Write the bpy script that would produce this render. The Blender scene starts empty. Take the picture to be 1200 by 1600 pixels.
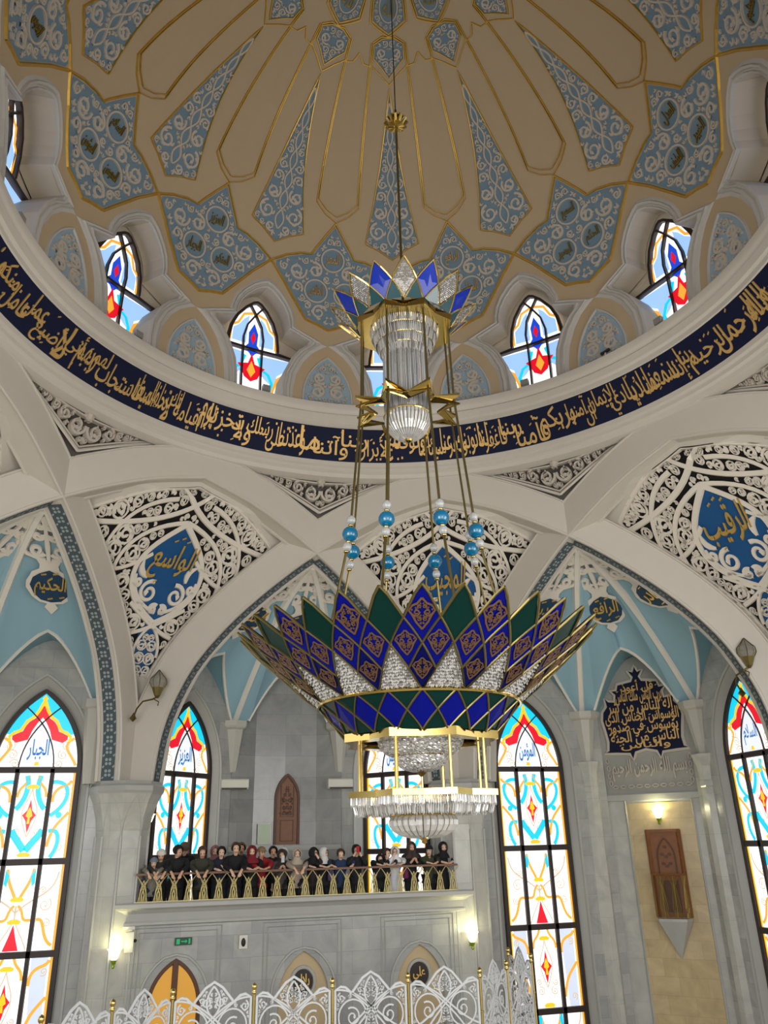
WORLD = 2.3
FILL_LAMPS = [(180, 800), (140, 1300), (-138, 1400)]
import bpy, math, random
import numpy as np
from mathutils import Vector, Matrix
SC = bpy.context.scene
COL = SC.collection
PI = math.pi
R = math.radians
rng = random.Random(7)
FLOOR = -6.3

# ------------------------------------------------------------------ materials
def new_mat(name):
    m = bpy.data.materials.new(name); m.use_nodes = True
    nt = m.node_tree
    for n in list(nt.nodes): nt.nodes.remove(n)
    out = nt.nodes.new('ShaderNodeOutputMaterial')
    b = nt.nodes.new('ShaderNodeBsdfPrincipled')
    nt.links.new(b.outputs[0], out.inputs[0])
    return m, nt, b, out
def rgb(h):
    def f(c):
        c /= 255.0
        return c / 12.92 if c <= .04045 else ((c + .055) / 1.055) ** 2.4
    return tuple(f(int(h[i:i + 2], 16)) for i in (0, 2, 4)) + (1,)
def mat(name, col, rough=.5, metal=0., var=.06, scale=3., bump=0., spec=.5, trans=0., emit=0., alpha=1.):
    m, nt, b, out = new_mat(name)
    c = rgb(col) if isinstance(col, str) else col
    tc = nt.nodes.new('ShaderNodeTexCoord')
    nz = nt.nodes.new('ShaderNodeTexNoise'); nz.inputs['Scale'].default_value = scale; nz.inputs['Detail'].default_value = 4
    nt.links.new(tc.outputs['Object'], nz.inputs['Vector'])
    mx = nt.nodes.new('ShaderNodeMix'); mx.data_type = 'RGBA'
    mx.inputs[6].default_value = tuple(max(0, x * (1 - var)) for x in c[:3]) + (1,)
    mx.inputs[7].default_value = tuple(min(1, x * (1 + var)) for x in c[:3]) + (1,)
    nt.links.new(nz.outputs['Fac'], mx.inputs[0])
    nt.links.new(mx.outputs[2], b.inputs['Base Color'])
    b.inputs['Roughness'].default_value = rough; b.inputs['Metallic'].default_value = metal
    b.inputs['Specular IOR Level'].default_value = spec
    if trans: b.inputs['Transmission Weight'].default_value = trans
    if emit:
        nt.links.new(mx.outputs[2], b.inputs['Emission Color']); b.inputs['Emission Strength'].default_value = emit
    if bump:
        bp = nt.nodes.new('ShaderNodeBump'); bp.inputs['Strength'].default_value = bump; bp.inputs['Distance'].default_value = .02
        nz2 = nt.nodes.new('ShaderNodeTexNoise'); nz2.inputs['Scale'].default_value = scale * 8
        nt.links.new(tc.outputs['Object'], nz2.inputs['Vector'])
        nt.links.new(nz2.outputs['Fac'], bp.inputs['Height']); nt.links.new(bp.outputs[0], b.inputs['Normal'])
    return m
def glow(name, col, strength, sample=False):
    m, nt, b, out = new_mat(name)
    c = rgb(col)
    tc = nt.nodes.new('ShaderNodeTexCoord')
    nz = nt.nodes.new('ShaderNodeTexNoise'); nz.inputs['Scale'].default_value = 1.3
    nt.links.new(tc.outputs['Object'], nz.inputs['Vector'])
    mx = nt.nodes.new('ShaderNodeMix'); mx.data_type = 'RGBA'
    mx.inputs[6].default_value = tuple(x * .86 for x in c[:3]) + (1,); mx.inputs[7].default_value = c
    nt.links.new(nz.outputs['Fac'], mx.inputs[0])
    b.inputs['Base Color'].default_value = tuple(x * .5 for x in c[:3]) + (1,)
    b.inputs['Roughness'].default_value = .3
    nt.links.new(mx.outputs[2], b.inputs['Emission Color']); b.inputs['Emission Strength'].default_value = strength
    if not sample: m.cycles.emission_sampling = 'NONE'
    return m
def marble(name, c1, c2, mortar, bw=1.0, bh=.5, rough=.22, uv=True, vein=.5):
    m, nt, b, out = new_mat(name)
    tc = nt.nodes.new('ShaderNodeTexCoord')
    src = tc.outputs['UV'] if uv else tc.outputs['Object']
    br = nt.nodes.new('ShaderNodeTexBrick')
    br.inputs['Color1'].default_value = rgb(c1); br.inputs['Color2'].default_value = rgb(c2); br.inputs['Mortar'].default_value = rgb(mortar)
    br.inputs['Scale'].default_value = 1; br.inputs['Brick Width'].default_value = bw; br.inputs['Row Height'].default_value = bh
    br.inputs['Mortar Size'].default_value = .004; br.inputs['Bias'].default_value = 0.
    nt.links.new(src, br.inputs['Vector'])
    nz = nt.nodes.new('ShaderNodeTexNoise'); nz.inputs['Scale'].default_value = 1.1; nz.inputs['Detail'].default_value = 8; nz.inputs['Distortion'].default_value = 1.6
    nt.links.new(tc.outputs['Object'], nz.inputs['Vector'])
    rp = nt.nodes.new('ShaderNodeValToRGB')
    rp.color_ramp.elements[0].position = .3; rp.color_ramp.elements[0].color = (.62, .63, .64, 1)
    rp.color_ramp.elements[1].position = .7; rp.color_ramp.elements[1].color = (1.08, 1.08, 1.06, 1)
    nt.links.new(nz.outputs['Fac'], rp.inputs[0])
    mx = nt.nodes.new('ShaderNodeMix'); mx.data_type = 'RGBA'; mx.blend_type = 'MULTIPLY'; mx.inputs[0].default_value = vein
    nt.links.new(br.outputs['Color'], mx.inputs[6]); nt.links.new(rp.outputs[0], mx.inputs[7])
    nt.links.new(mx.outputs[2], b.inputs['Base Color'])
    b.inputs['Roughness'].default_value = rough; b.inputs['Specular IOR Level'].default_value = .5
    return m

M = dict(
    white=mat('cream_plaster', 'cbc5bb', .55, var=.03),
    whiteb=mat('white_plaster', 'e2ddd3', .5, var=.03),
    reveal=mat('warm_reveal', 'c4b9a8', .6, var=.03),
    lace=mat('carved_white', 'e0d8cc', .55, var=.03),
    relief=mat('relief_grey_white', 'bdb4a8', .6, var=.04),
    tan=mat('tan_plaster', 'b8a385', .7, var=.03),
    sand=mat('sand_plaster', 'c4a989', .65, var=.03),
    bluegrey=mat('blue_grey_panel', '70899b', .7, var=.05),
    palepanel=mat('pale_blue_panel', '93a9b9', .7, var=.04),
    frame=mat('grey_white_frame', 'bcb9b4', .5, var=.03),
    sky=mat('sky_blue_vault', '90b4c3', .6, var=.03, scale=1.),
    skyd=mat('deep_blue_vault', '7ba3b3', .6, var=.03),
    vgrey=mat('grey_vault_top', '8d8f8f', .6),
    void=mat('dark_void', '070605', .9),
    navy=mat('navy_band', '0d1433', .6, var=.3, scale=40., bump=.2, spec=.2),
    plaqueblue=mat('plaque_blue', '0d4f86', .45),
    deepblue=mat('deep_teal_blue', '123a58', .5),
    gold=mat('gold_leaf', 'e0bb6a', .34, .65, var=.15, scale=9.),
    goldline=mat('gold_line', 'cfa850', .35, .7, var=.2, scale=5.),
    oldgold=mat('dull_gold', '8a7638', .45, .6, var=.15),
    scriptgold=mat('script_gold', 'cfa866', .4, .5, var=.3, scale=30.),
    brass=mat('polished_brass', 'd9bd72', .14, 1., var=.1),
    brassdark=mat('aged_brass', '7d7043', .3, .85, var=.15),  # darkened brass, the backlit chandelier's shade put into the colour
    railbrass=mat('railing_brass', 'e2d398', .35, .25, var=.08),
    band=mat('dark_teal_band', '48545b', .6, var=.1),
    bandw=mat('pale_band_motif', '9aa6a6', .6),
    marble=marble('grey_marble', 'b4b4b0', 'a2a3a1', '8a8b89', 1.05, .62),
    marblel=marble('light_marble', 'c3c2bb', 'b9b8b1', 'a5a49e', 1.6, 1.3),
    marbled=marble('dark_grey_marble', '9c9d9a', '8f908e', '7c7d7c', 1.2, .8),
    beige=marble('beige_marble', 'c9b58f', 'bea97f', 'a8946c', .9, .55),
    floor=marble('pale_floor', 'a8a08e', 'a19984', '8f8875', 2., 2., rough=.5),
    stone=mat('stone_trim', 'a9a9a4', .35, var=.08, scale=2.),
    corbel=mat('corbel_stone', 'bdbab0', .5, var=.05),
    wframe=mat('dark_window_frame', '2a1c18', .45),
    wood=mat('brown_wood', '7a4a22', .45, var=.25, scale=6.),
    woodd=mat('dark_brown_wood', '563219', .5, var=.2, scale=6.),
    rail=mat('rail_wood', '6b3f1d', .4, var=.2, scale=4.),
    lite=mat('off_white_plastic', 'd7d5c8', .45),
    dark=mat('near_black', '151517', .5),
    spotg=mat('grey_lamp_metal', '9a9a98', .4, .3),
    screen=mat('white_screen', 'c9cbcb', .5, var=.02),
    cobalt=mat('cobalt_glass', '040c72', .2, var=.15, spec=.15),  # cobalt and green bowl glass darkened; backlit shade put into the colour
    cobaltd=mat('dark_cobalt_glass', '030a52', .2, var=.2, spec=.15),
    green=mat('dark_green_glass', '052a25', .2, var=.15, spec=.15),
    tealg=mat('teal_glass', '174c56', .14, var=.15, spec=.8),
    emblem=mat('copper_emblem', '6f5138', .45, .4),
    crownblue=mat('lit_cobalt_glass', '0c2fa8', .15, var=.1, spec=.4),  # brighter copy of the cobalt, the crown's lit look put into the colour
    bead=mat('turquoise_glass', '08688f', .06, var=.1, spec=.9),
    crys=mat('cut_crystal', 'cfcdca', .08, .3, var=.25, scale=60., spec=1.),
    crysd=mat('smoky_crystal', 'a09d9a', .1, .4, var=.35, scale=70., spec=1.),
    crysbead=mat('clear_crystal', 'e2e6e6', .04, 0., var=.05, spec=1., trans=.55),
)
G = dict(
    w=glow('pane_white', 'ffffff', 1.25, True),
    w2=glow('pane_milky', 'e9edf2', 1.0),
    dots=glow('pane_dotted', 'cfd8ea', 1.0),
    cyan=glow('pane_cyan', '17c6e6', 1.15),
    blue=glow('pane_blue', '1b6fb8', .95),
    pale=glow('pane_pale_blue', '9cc4f4', 1.1),
    azure=glow('pane_azure', '5aa2f0', 1.1),
    dblue=glow('pane_deep_blue', '1746c8', 1.1),
    yel=glow('pane_yellow', 'fbc321', 1.1),
    ochre=glow('pane_ochre', 'f0aa3c', 1.05),
    red=glow('pane_red', 'e01028', 1.05),
    line=glow('pane_line', 'd9c3a6', .9),
    amber=glow('door_amber', 'd79c3c', .7),
    bulb=glow('lamp_bulb', 'fff2c0', 9., True),
    exitg=glow('exit_green', '12b06a', .5),
)

# ------------------------------------------------------------------ mesh helpers
class MB:
    def __init__(s): s.v = []; s.f = []; s.m = []; s.uv = {}
    def add(s, vs, fs, mi=0, uv=None):
        o = len(s.v)
        s.v.extend([tuple(float(c) for c in p) for p in vs])
        for i, f in enumerate(fs):
            s.f.append(tuple(o + j for j in f)); s.m.append(mi)
        if uv is not None:
            for i, q in enumerate(uv): s.uv[o + i] = (float(q[0]), float(q[1]))
        return o
    def quad(s, a, b, c, d, mi=0, uv=None): s.add([a, b, c, d], [(0, 1, 2, 3)], mi, uv)
    def grid(s, rows, mi=0, close=False, uv=None):
        n = len(rows[0]); vs = [p for r in rows for p in r]; fs = []
        for i in range(len(rows) - 1):
            for j in range(n if close else n - 1):
                k = (j + 1) % n
                fs.append((i * n + j, i * n + k, (i + 1) * n + k, (i + 1) * n + j))
        s.add(vs, fs, mi, [q for r in uv for q in r] if uv else None)
    def box(s, c, d, rz=0., mi=0):
        x, y, z = (q / 2 for q in d); cs, sn = math.cos(rz), math.sin(rz)
        vs = []
        for k in (-z, z):
            for a, b in ((-x, -y), (x, -y), (x, y), (-x, y)):
                vs.append((c[0] + a * cs - b * sn, c[1] + a * sn + b * cs, c[2] + k))
        s.add(vs, [(3, 2, 1, 0), (4, 5, 6, 7), (0, 1, 5, 4), (1, 2, 6, 5), (2, 3, 7, 6), (3, 0, 4, 7)], mi)
    def bar(s, a, b, w, h=None, mi=0, up=(0, 0, 1)):
        a = Vector(a); b = Vector(b); d = (b - a).normalized(); u = Vector(up)
        x = d.cross(u)
        if x.length < 1e-4: x = d.cross(Vector((1, 0, 0)))
        x.normalize(); y = x.cross(d); h = h or w
        vs = [p + x * i * w / 2 + y * j * h / 2 for p in (a, b) for i, j in ((-1, -1), (1, -1), (1, 1), (-1, 1))]
        s.add(vs, [(0, 1, 2, 3), (7, 6, 5, 4), (0, 4, 5, 1), (1, 5, 6, 2), (2, 6, 7, 3), (3, 7, 4, 0)], mi)
    def tube(s, pts, r, seg=6, mi=0, closed=False, cap=True):
        P = [Vector(p) for p in pts]; n = len(P)
        rs = r if isinstance(r, (list, tuple)) else [r] * n
        rows = []; nrm = None
        for i in range(n):
            a = P[(i - 1) % n] if (closed or i > 0) else P[i]; b = P[(i + 1) % n] if (closed or i < n - 1) else P[i]
            d = (b - a)
            d = d.normalized() if d.length > 1e-9 else Vector((0, 0, 1))
            if nrm is None:
                nrm = d.cross(Vector((0, 0, 1)))
                if nrm.length < .1: nrm = d.cross(Vector((1, 0, 0)))
            else: nrm = nrm - d * nrm.dot(d)
            nrm.normalize(); bi = d.cross(nrm)
            rows.append([P[i] + (nrm * math.cos(2 * PI * k / seg) + bi * math.sin(2 * PI * k / seg)) * rs[i] for k in range(seg)])
        if closed: rows.append(rows[0])
        s.grid(rows, mi, True)
        if cap and not closed:
            s.add(rows[0], [tuple(range(seg - 1, -1, -1))], mi); s.add(rows[-1], [tuple(range(seg))], mi)
    def lathe(s, prof, seg=24, c=(0, 0, 0), mi=0, a0=0., a1=None, cap=False):
        full = a1 is None; a1 = 2 * PI if full else a1
        n = seg if full else seg + 1
        rows = [[(c[0] + r * math.cos(a0 + (a1 - a0) * k / seg), c[1] + r * math.sin(a0 + (a1 - a0) * k / seg), c[2] + z) for k in range(n)] for r, z in prof]
        s.grid(rows, mi, full)
        if cap:
            s.add(rows[0], [tuple(range(n - 1, -1, -1))], mi); s.add(rows[-1], [tuple(range(n))], mi)
    def sphere(s, c, r, seg=12, rings=8, mi=0, sc=(1, 1, 1)):
        rows = []
        for i in range(rings + 1):
            t = PI * i / rings
            rows.append([(c[0] + sc[0] * r * max(1e-4, math.sin(t)) * math.cos(2 * PI * k / seg), c[1] + sc[1] * r * max(1e-4, math.sin(t)) * math.sin(2 * PI * k / seg), c[2] - sc[2] * r * math.cos(t)) for k in range(seg)])
        s.grid(rows, mi, True)
    def prism(s, poly, mp, z0, z1, mi=0, side=True, back=False):
        n = len(poly)
        top = [mp(x, y, z1) for x, y in poly]
        s.add(top, [tuple(range(n))], mi)
        if side or back:
            bot = [mp(x, y, z0) for x, y in poly]
            if side: s.add(bot + top, [(i, (i + 1) % n, n + (i + 1) % n, n + i) for i in range(n)], mi)
            if back: s.add(bot, [tuple(range(n - 1, -1, -1))], mi)
    def ribbon(s, pts, w, mp, z0, z1, mi=0, closed=False, flat=.8):
        P = np.asarray(pts, float); n = len(P)
        if n < 2: return
        W = np.full(n, w) if np.isscalar(w) else np.asarray(w, float)
        if closed: d = np.roll(P, -1, 0) - np.roll(P, 1, 0)
        else:
            d = np.empty_like(P); d[1:-1] = P[2:] - P[:-2]; d[0] = P[1] - P[0]; d[-1] = P[-1] - P[-2]
        L = np.hypot(d[:, 0], d[:, 1]); L[L < 1e-9] = 1
        N = np.stack([-d[:, 1] / L, d[:, 0] / L], 1)
        rows = []
        for i in range(n):
            rows.append([mp(*(P[i] - N[i] * W[i]), z0), mp(*(P[i] - N[i] * W[i] * flat), z1), mp(*(P[i] + N[i] * W[i] * flat), z1), mp(*(P[i] + N[i] * W[i]), z0)])
        if closed: rows.append(rows[0])
        s.grid(rows, mi)
    def obj(s, name, mats, parent=None, smooth=False, **props):
        me = bpy.data.meshes.new(name)
        me.from_pydata(s.v, [], s.f)
        if not isinstance(mats, (list, tuple)): mats = [mats]
        for m in mats: me.materials.append(m)
        if len(mats) > 1: me.polygons.foreach_set('material_index', s.m)
        if s.uv:
            ul = me.uv_layers.new(name='UVMap'); li = np.empty(len(me.loops), np.int32); me.loops.foreach_get('vertex_index', li)
            A = np.zeros((len(s.v), 2), np.float32)
            for k, q in s.uv.items(): A[k] = q
            ul.data.foreach_set('uv', A[li].ravel())
        if smooth: me.polygons.foreach_set('use_smooth', [True] * len(me.polygons))
        me.update()
        o = bpy.data.objects.new(name, me); COL.objects.link(o)
        if parent: o.parent = parent
        for k, v in props.items(): o[k] = v
        return o
def smooth_by_angle(o, a=35):
    o.data.polygons.foreach_set('use_smooth', [True] * len(o.data.polygons))
    try: o.data.set_sharp_from_angle(angle=R(a))
    except Exception: pass
    return o
def empty(name, loc=(0, 0, 0), rz=0., **props):
    o = bpy.data.objects.new(name, None); COL.objects.link(o); o.location = loc; o.rotation_euler = (0, 0, rz); o.empty_display_size = .2
    for k, v in props.items(): o[k] = v
    return o
def dup(o, parent=None, rz=None, loc=None, name=None):
    c = o.copy(); COL.objects.link(c)
    if parent is not None: c.parent = parent
    if rz is not None: c.rotation_euler = (0, 0, rz)
    if loc is not None: c.location = loc
    for ch in list(o.children):
        if ch.name != c.name: dup(ch, c)
    return c
def FR(az):
    a = R(az); n = (math.sin(a), math.cos(a)); t = (math.cos(a), -math.sin(a))
    return lambda N, T, Z: (N * n[0] + T * t[0], N * n[1] + T * t[1], Z)
def interp(x, xs, ys): return float(np.interp(x, xs, ys))
def arc_pts(x0, y0, x1, y1, bulge, n=12):
    """points from 0 to 1 bowed to the left of travel by bulge*length"""
    dx, dy = x1 - x0, y1 - y0
    return [(x0 + dx * t - dy * bulge * 4 * t * (1 - t), y0 + dy * t + dx * bulge * 4 * t * (1 - t)) for t in np.linspace(0, 1, n)]
def bez(p0, p1, p2, p3, n=12):
    T = np.linspace(0, 1, n)[:, None]
    p0, p1, p2, p3 = (np.array(p, float) for p in (p0, p1, p2, p3))
    return [tuple(q) for q in (1 - T) ** 3 * p0 + 3 * (1 - T) ** 2 * T * p1 + 3 * (1 - T) * T * T * p2 + T ** 3 * p3]
def pointed(w, zs, za, n=14, cx=0.):
    """outline of a pointed arch from left spring over the apex to the right spring"""
    r = za - zs; Rr = (w * w + r * r) / (2 * w); c = Rr - w
    L = []
    a_end = math.atan2(r, c)
    for k in range(n + 1):
        a = a_end * k / n
        L.append((cx + c - Rr * math.cos(a), zs + Rr * math.sin(a)))
    return L + [(2 * cx - x, z) for x, z in L[-2::-1]]

# ------------------------------------------------------------------ Arabic lettering
_F = {}
def _reg(ch, base, n): _F[ch] = [base + i for i in range(n)]
for ch, b, n in [('ء', 0xFE80, 1), ('آ', 0xFE81, 2), ('أ', 0xFE83, 2), ('ؤ', 0xFE85, 2), ('إ', 0xFE87, 2), ('ئ', 0xFE89, 4), ('ا', 0xFE8D, 2), ('ب', 0xFE8F, 4), ('ة', 0xFE93, 2),
                 ('ت', 0xFE95, 4), ('ث', 0xFE99, 4), ('ج', 0xFE9D, 4), ('ح', 0xFEA1, 4), ('خ', 0xFEA5, 4), ('د', 0xFEA9, 2), ('ذ', 0xFEAB, 2), ('ر', 0xFEAD, 2), ('ز', 0xFEAF, 2),
                 ('س', 0xFEB1, 4), ('ش', 0xFEB5, 4), ('ص', 0xFEB9, 4), ('ض', 0xFEBD, 4), ('ط', 0xFEC1, 4), ('ظ', 0xFEC5, 4), ('ع', 0xFEC9, 4), ('غ', 0xFECD, 4), ('ف', 0xFED1, 4),
                 ('ق', 0xFED5, 4), ('ك', 0xFED9, 4), ('ل', 0xFEDD, 4), ('م', 0xFEE1, 4), ('ن', 0xFEE5, 4), ('ه', 0xFEE9, 4), ('و', 0xFEED, 2), ('ى', 0xFEEF, 2), ('ي', 0xFEF1, 4)]: _reg(ch, b, n)
_LA = {'ا': 0xFEFB, 'أ': 0xFEF7, 'إ': 0xFEF9, 'آ': 0xFEF5}
def shape_ar(word):
    out = []; i = 0; prev = False
    while i < len(word):
        c = word[i]
        if c == ' ': out.append(' '); prev = False; i += 1; continue
        if c == 'ل' and i + 1 < len(word) and word[i + 1] in _LA:
            out.append(chr(_LA[word[i + 1]] + (1 if prev else 0))); prev = False; i += 2; continue
        f = _F[c]
        nxt = i + 1 < len(word) and word[i + 1] != ' ' and word[i + 1] != 'ء'
        if len(f) == 4:
            k = 3 if (prev and nxt) else 1 if prev else 2 if nxt else 0
            prev = True
        elif len(f) == 2:
            k = 1 if prev else 0; prev = False
        else: k = 0; prev = False
        out.append(chr(f[k])); i += 1
    return ''.join(reversed(out))
_TC = {}
def text_geo(s, arabic=True, bold=.012, res=2):
    """(verts Nx2, faces) of one line of lettering as flat mesh data, unit text size"""
    key = (s, arabic, bold, res)
    if key in _TC: return _TC[key]
    cu = bpy.data.curves.new('lettering', 'FONT'); cu.body = shape_ar(s) if arabic else s
    cu.size = 1; cu.resolution_u = res; cu.offset = bold; cu.dimensions = '2D'; cu.fill_mode = 'FRONT'
    o = bpy.data.objects.new('lettering', cu); COL.objects.link(o)
    dg = bpy.context.evaluated_depsgraph_get(); dg.update()
    me = o.evaluated_get(dg).to_mesh()
    V = np.array([(v.co.x, v.co.y) for v in me.vertices]) if len(me.vertices) else np.zeros((0, 2))
    Fc = [tuple(p.vertices) for p in me.polygons]
    o.evaluated_get(dg).to_mesh_clear()
    bpy.data.objects.remove(o); bpy.data.curves.remove(cu)
    _TC[key] = (V, Fc)
    return _TC[key]
def put_text(mb, s, mp, z, box, mi=0, arabic=True, bold=.012, thick=None, shear=0.):
    """stretch the line s into box=(x0,y0,x1,y1) of the 2-D frame mp"""
    V, Fc = text_geo(s, arabic, bold)
    if len(V) == 0: return
    lo, hi = V.min(0), V.max(0); d = np.maximum(hi - lo, 1e-6)
    x0, y0, x1, y1 = box
    U = (V - lo) / d
    X = x0 + U[:, 0] * (x1 - x0) + shear * (U[:, 1] - .5); Y = y0 + U[:, 1] * (y1 - y0)
    vs = [mp(a, b, z) for a, b in zip(X, Y)]
    mb.add(vs, Fc, mi)
    if thick:
        # rim: extrude the outline edges back
        cnt = {}
        for f in Fc:
            for i in range(len(f)):
                e = (f[i], f[(i + 1) % len(f)])
                k = (min(e), max(e)); cnt[k] = cnt.get(k, 0) + 1
        edge = [k for k, c in cnt.items() if c == 1]
        vb = [mp(a, b, z - thick) for a, b in zip(X, Y)]
        n = len(vs)
        mb.add(vs + vb, [(a, b, n + b, n + a) for a, b in edge], mi)

# ------------------------------------------------------------------ arabesque strokes
def _segdist(P, A, B):
    d = B - A; L = (d ** 2).sum(1); L[L < 1e-12] = 1e-12
    t = np.clip(((P[:, None, :] - A[None]) * d[None]).sum(2) / L[None], 0, 1)
    q = A[None] + t[..., None] * d[None] - P[:, None, :]
    return np.sqrt((q ** 2).sum(2)).min(1)
def inside(P, poly):
    x, y = P[:, 0], P[:, 1]; c = np.zeros(len(P), bool); n = len(poly)
    for i in range(n):
        x0, y0 = poly[i]; x1, y1 = poly[(i + 1) % n]
        if y0 == y1: continue
        k = ((y0 > y) != (y1 > y)) & (x < (x1 - x0) * (y - y0) / (y1 - y0) + x0)
        c ^= k
    return c
def pack(poly, obstacles, rmax, rmin, nmax, seed, half=True, grid=70, gap=0.):
    poly = np.asarray(poly, float)
    lo, hi = poly.min(0), poly.max(0)
    if half: lo = np.array([0., lo[1]])
    gx = max(8, int(grid * (hi[0] - lo[0]) / max(hi - lo))); gy = max(8, int(grid * (hi[1] - lo[1]) / max(hi - lo)))
    X, Y = np.meshgrid(np.linspace(lo[0], hi[0], gx), np.linspace(lo[1], hi[1], gy)); P = np.stack([X.ravel(), Y.ravel()], 1)
    P = P + np.random.RandomState(seed).uniform(-.4, .4, P.shape) * ((hi - lo) / (gx, gy))
    P = P[inside(P, poly)]
    if half: P = P[P[:, 0] > 0]
    D = _segdist(P, poly, np.roll(poly, -1, 0))
    if half: D = np.minimum(D, P[:, 0])
    for ob, w in obstacles:
        ob = np.asarray(ob, float)
        D = np.minimum(D, _segdist(P, ob[:-1], ob[1:]) - w)
        if np.allclose(ob[0], ob[-1]): D[inside(P, ob)] = -1
    out = []
    for _ in range(nmax):
        k = int(np.argmax(D)); r = min(D[k], rmax)
        if r < rmin: break
        c = P[k]; out.append((c[0], c[1], r))
        D = np.minimum(D, np.hypot(*(P - c).T) - r - gap)
    return out
def curl(cx, cy, r, a0, sg, w, turns=1.45, n=26):
    t = np.linspace(0, 1, n); rad = r * (1 - .82 * t ** .85); th = a0 + sg * turns * 2 * PI * t
    ww = w * (1.05 - .35 * t); ww[t > .86] *= 1.9
    return np.stack([cx + rad * np.cos(th), cy + rad * np.sin(th)], 1), ww
def leaf(cx, cy, L, a, w, n=7, bend=.25):
    t = np.linspace(0, 1, n); x = L * (t - .5); y = bend * L * np.sin(PI * t)
    p = np.stack([cx + x * math.cos(a) - y * math.sin(a), cy + x * math.sin(a) + y * math.cos(a)], 1)
    return p, np.maximum(w * np.sin(PI * (t * .85 + .12)), w * .08)
def arabesque(poly, obstacles=(), rmax=.5, rmin=.07, nmax=60, seed=1, w=.05, half=True, lw=1., rcurl=None, dens=1.):
    rr = random.Random(seed); S = []
    rcurl = rcurl or rmin * 1.9
    CC = pack(poly, list(obstacles), rmax, rmin, nmax, seed, half)
    for cx, cy, r in CC:
        a0 = rr.uniform(0, 2 * PI); sg = rr.choice((-1, 1))
        q = []
        if r > rcurl:
            if dens > 1.2:
                tt_ = np.linspace(0, 2 * PI, 25); q.append((np.stack([cx + r * np.cos(tt_), cy + r * np.sin(tt_)], 1), np.full(25, min(w * .6, r * .13))))
                q.append(curl(cx, cy, r * .86, a0, sg, min(w, r * .19), 1.15))
                for k in range(4):
                    a = a0 + 1.57 * k + .6; q.append(leaf(cx + r * 1.12 * math.cos(a), cy + r * 1.12 * math.sin(a), r * .75, a + PI / 2, r * .13))
            else: q.append(curl(cx, cy, r * .97, a0, sg, min(w, r * .2 * dens)))
            for k in range(3):
                a = a0 + sg * (1.1 + k * 1.7); rad = r * .62
                q.append(leaf(cx + rad * math.cos(a), cy + rad * math.sin(a), r * .62, a + sg * 1.1, min(w, r * .2 * dens) * 1.1))
        else:
            a = a0
            q.append(leaf(cx, cy, r * 2.1, a, r * .5 * lw)); q.append(leaf(cx, cy, r * 1.7, a + 1.6, r * .42 * lw))
        for p, ww in q:
            S.append((p, ww))
            if half: S.append((p * (-1, 1), ww))
    return S
def strokes(mb, S, mp, z0, z1, mi=0, flat=.75):
    for p, w in S: mb.ribbon(p, w, mp, z0, z1, mi, flat=flat)
def inset(poly, d):
    P = np.asarray(poly, float); a = np.roll(P, 1, 0); b = np.roll(P, -1, 0)
    ar = ((P[:, 0] * b[:, 1] - b[:, 0] * P[:, 1]).sum())
    sg = 1 if ar > 0 else -1
    out = []
    for i in range(len(P)):
        d1 = P[i] - a[i]; d2 = b[i] - P[i]
        d1 /= max(np.hypot(*d1), 1e-9); d2 /= max(np.hypot(*d2), 1e-9)
        n1 = np.array([-d1[1], d1[0]]) * sg; n2 = np.array([-d2[1], d2[0]]) * sg
        m = n1 + n2; L = m @ m
        m = m * (2 / max(L, .5))
        out.append(P[i] + m * d)
    return [tuple(q) for q in out]
# ------------------------------------------------------------------ camera
F_PX, PITCH, ROLL, YAW = 1219.766, .399988, -.0248722, -.0379041
PHI = -.30165288            # turn between the camera heading and the gallery axis
def rot2(x, y): return (x * math.cos(PHI) - y * math.sin(PHI), x * math.sin(PHI) + y * math.cos(PHI))
cam = bpy.data.cameras.new('camera'); camo = bpy.data.objects.new('camera', cam); COL.objects.link(camo)
def _w(v): x, y = rot2(v[0], v[1]); return Vector((x, y, v[2]))
_r0 = _w((math.cos(YAW), -math.sin(YAW), 0)); _fh = _w((math.sin(YAW), math.cos(YAW), 0)); _z = Vector((0, 0, 1))
_u0 = _fh * -math.sin(PITCH) + _z * math.cos(PITCH); _fw = _fh * math.cos(PITCH) + _z * math.sin(PITCH)
_c, _s = math.cos(ROLL), math.sin(ROLL)
_r = _r0 * _c + _u0 * _s; _u = _r0 * -_s + _u0 * _c
CAMP = Vector((-4.37046, -14.04622, 0))
camo.matrix_world = Matrix(((_r.x, _u.x, -_fw.x, CAMP.x), (_r.y, _u.y, -_fw.y, CAMP.y), (_r.z, _u.z, -_fw.z, CAMP.z), (0, 0, 0, 1)))
cam.sensor_fit = 'HORIZONTAL'; cam.sensor_width = 36; cam.lens = F_PX / 1200 * 36; cam.clip_end = 300; cam.clip_start = .1
SC.camera = camo
SC.view_settings.view_transform = 'Standard'; SC.view_settings.look = 'None'; SC.view_settings.exposure = 0.; SC.view_settings.gamma = 1.
SC.cycles.max_bounces = 7; SC.cycles.diffuse_bounces = 4; SC.cycles.glossy_bounces = 3; SC.cycles.transmission_bounces = 4
SC.cycles.use_denoising = True; SC.cycles.sample_clamp_indirect = 4; SC.cycles.caustics_reflective = False; SC.cycles.caustics_refractive = False

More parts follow.
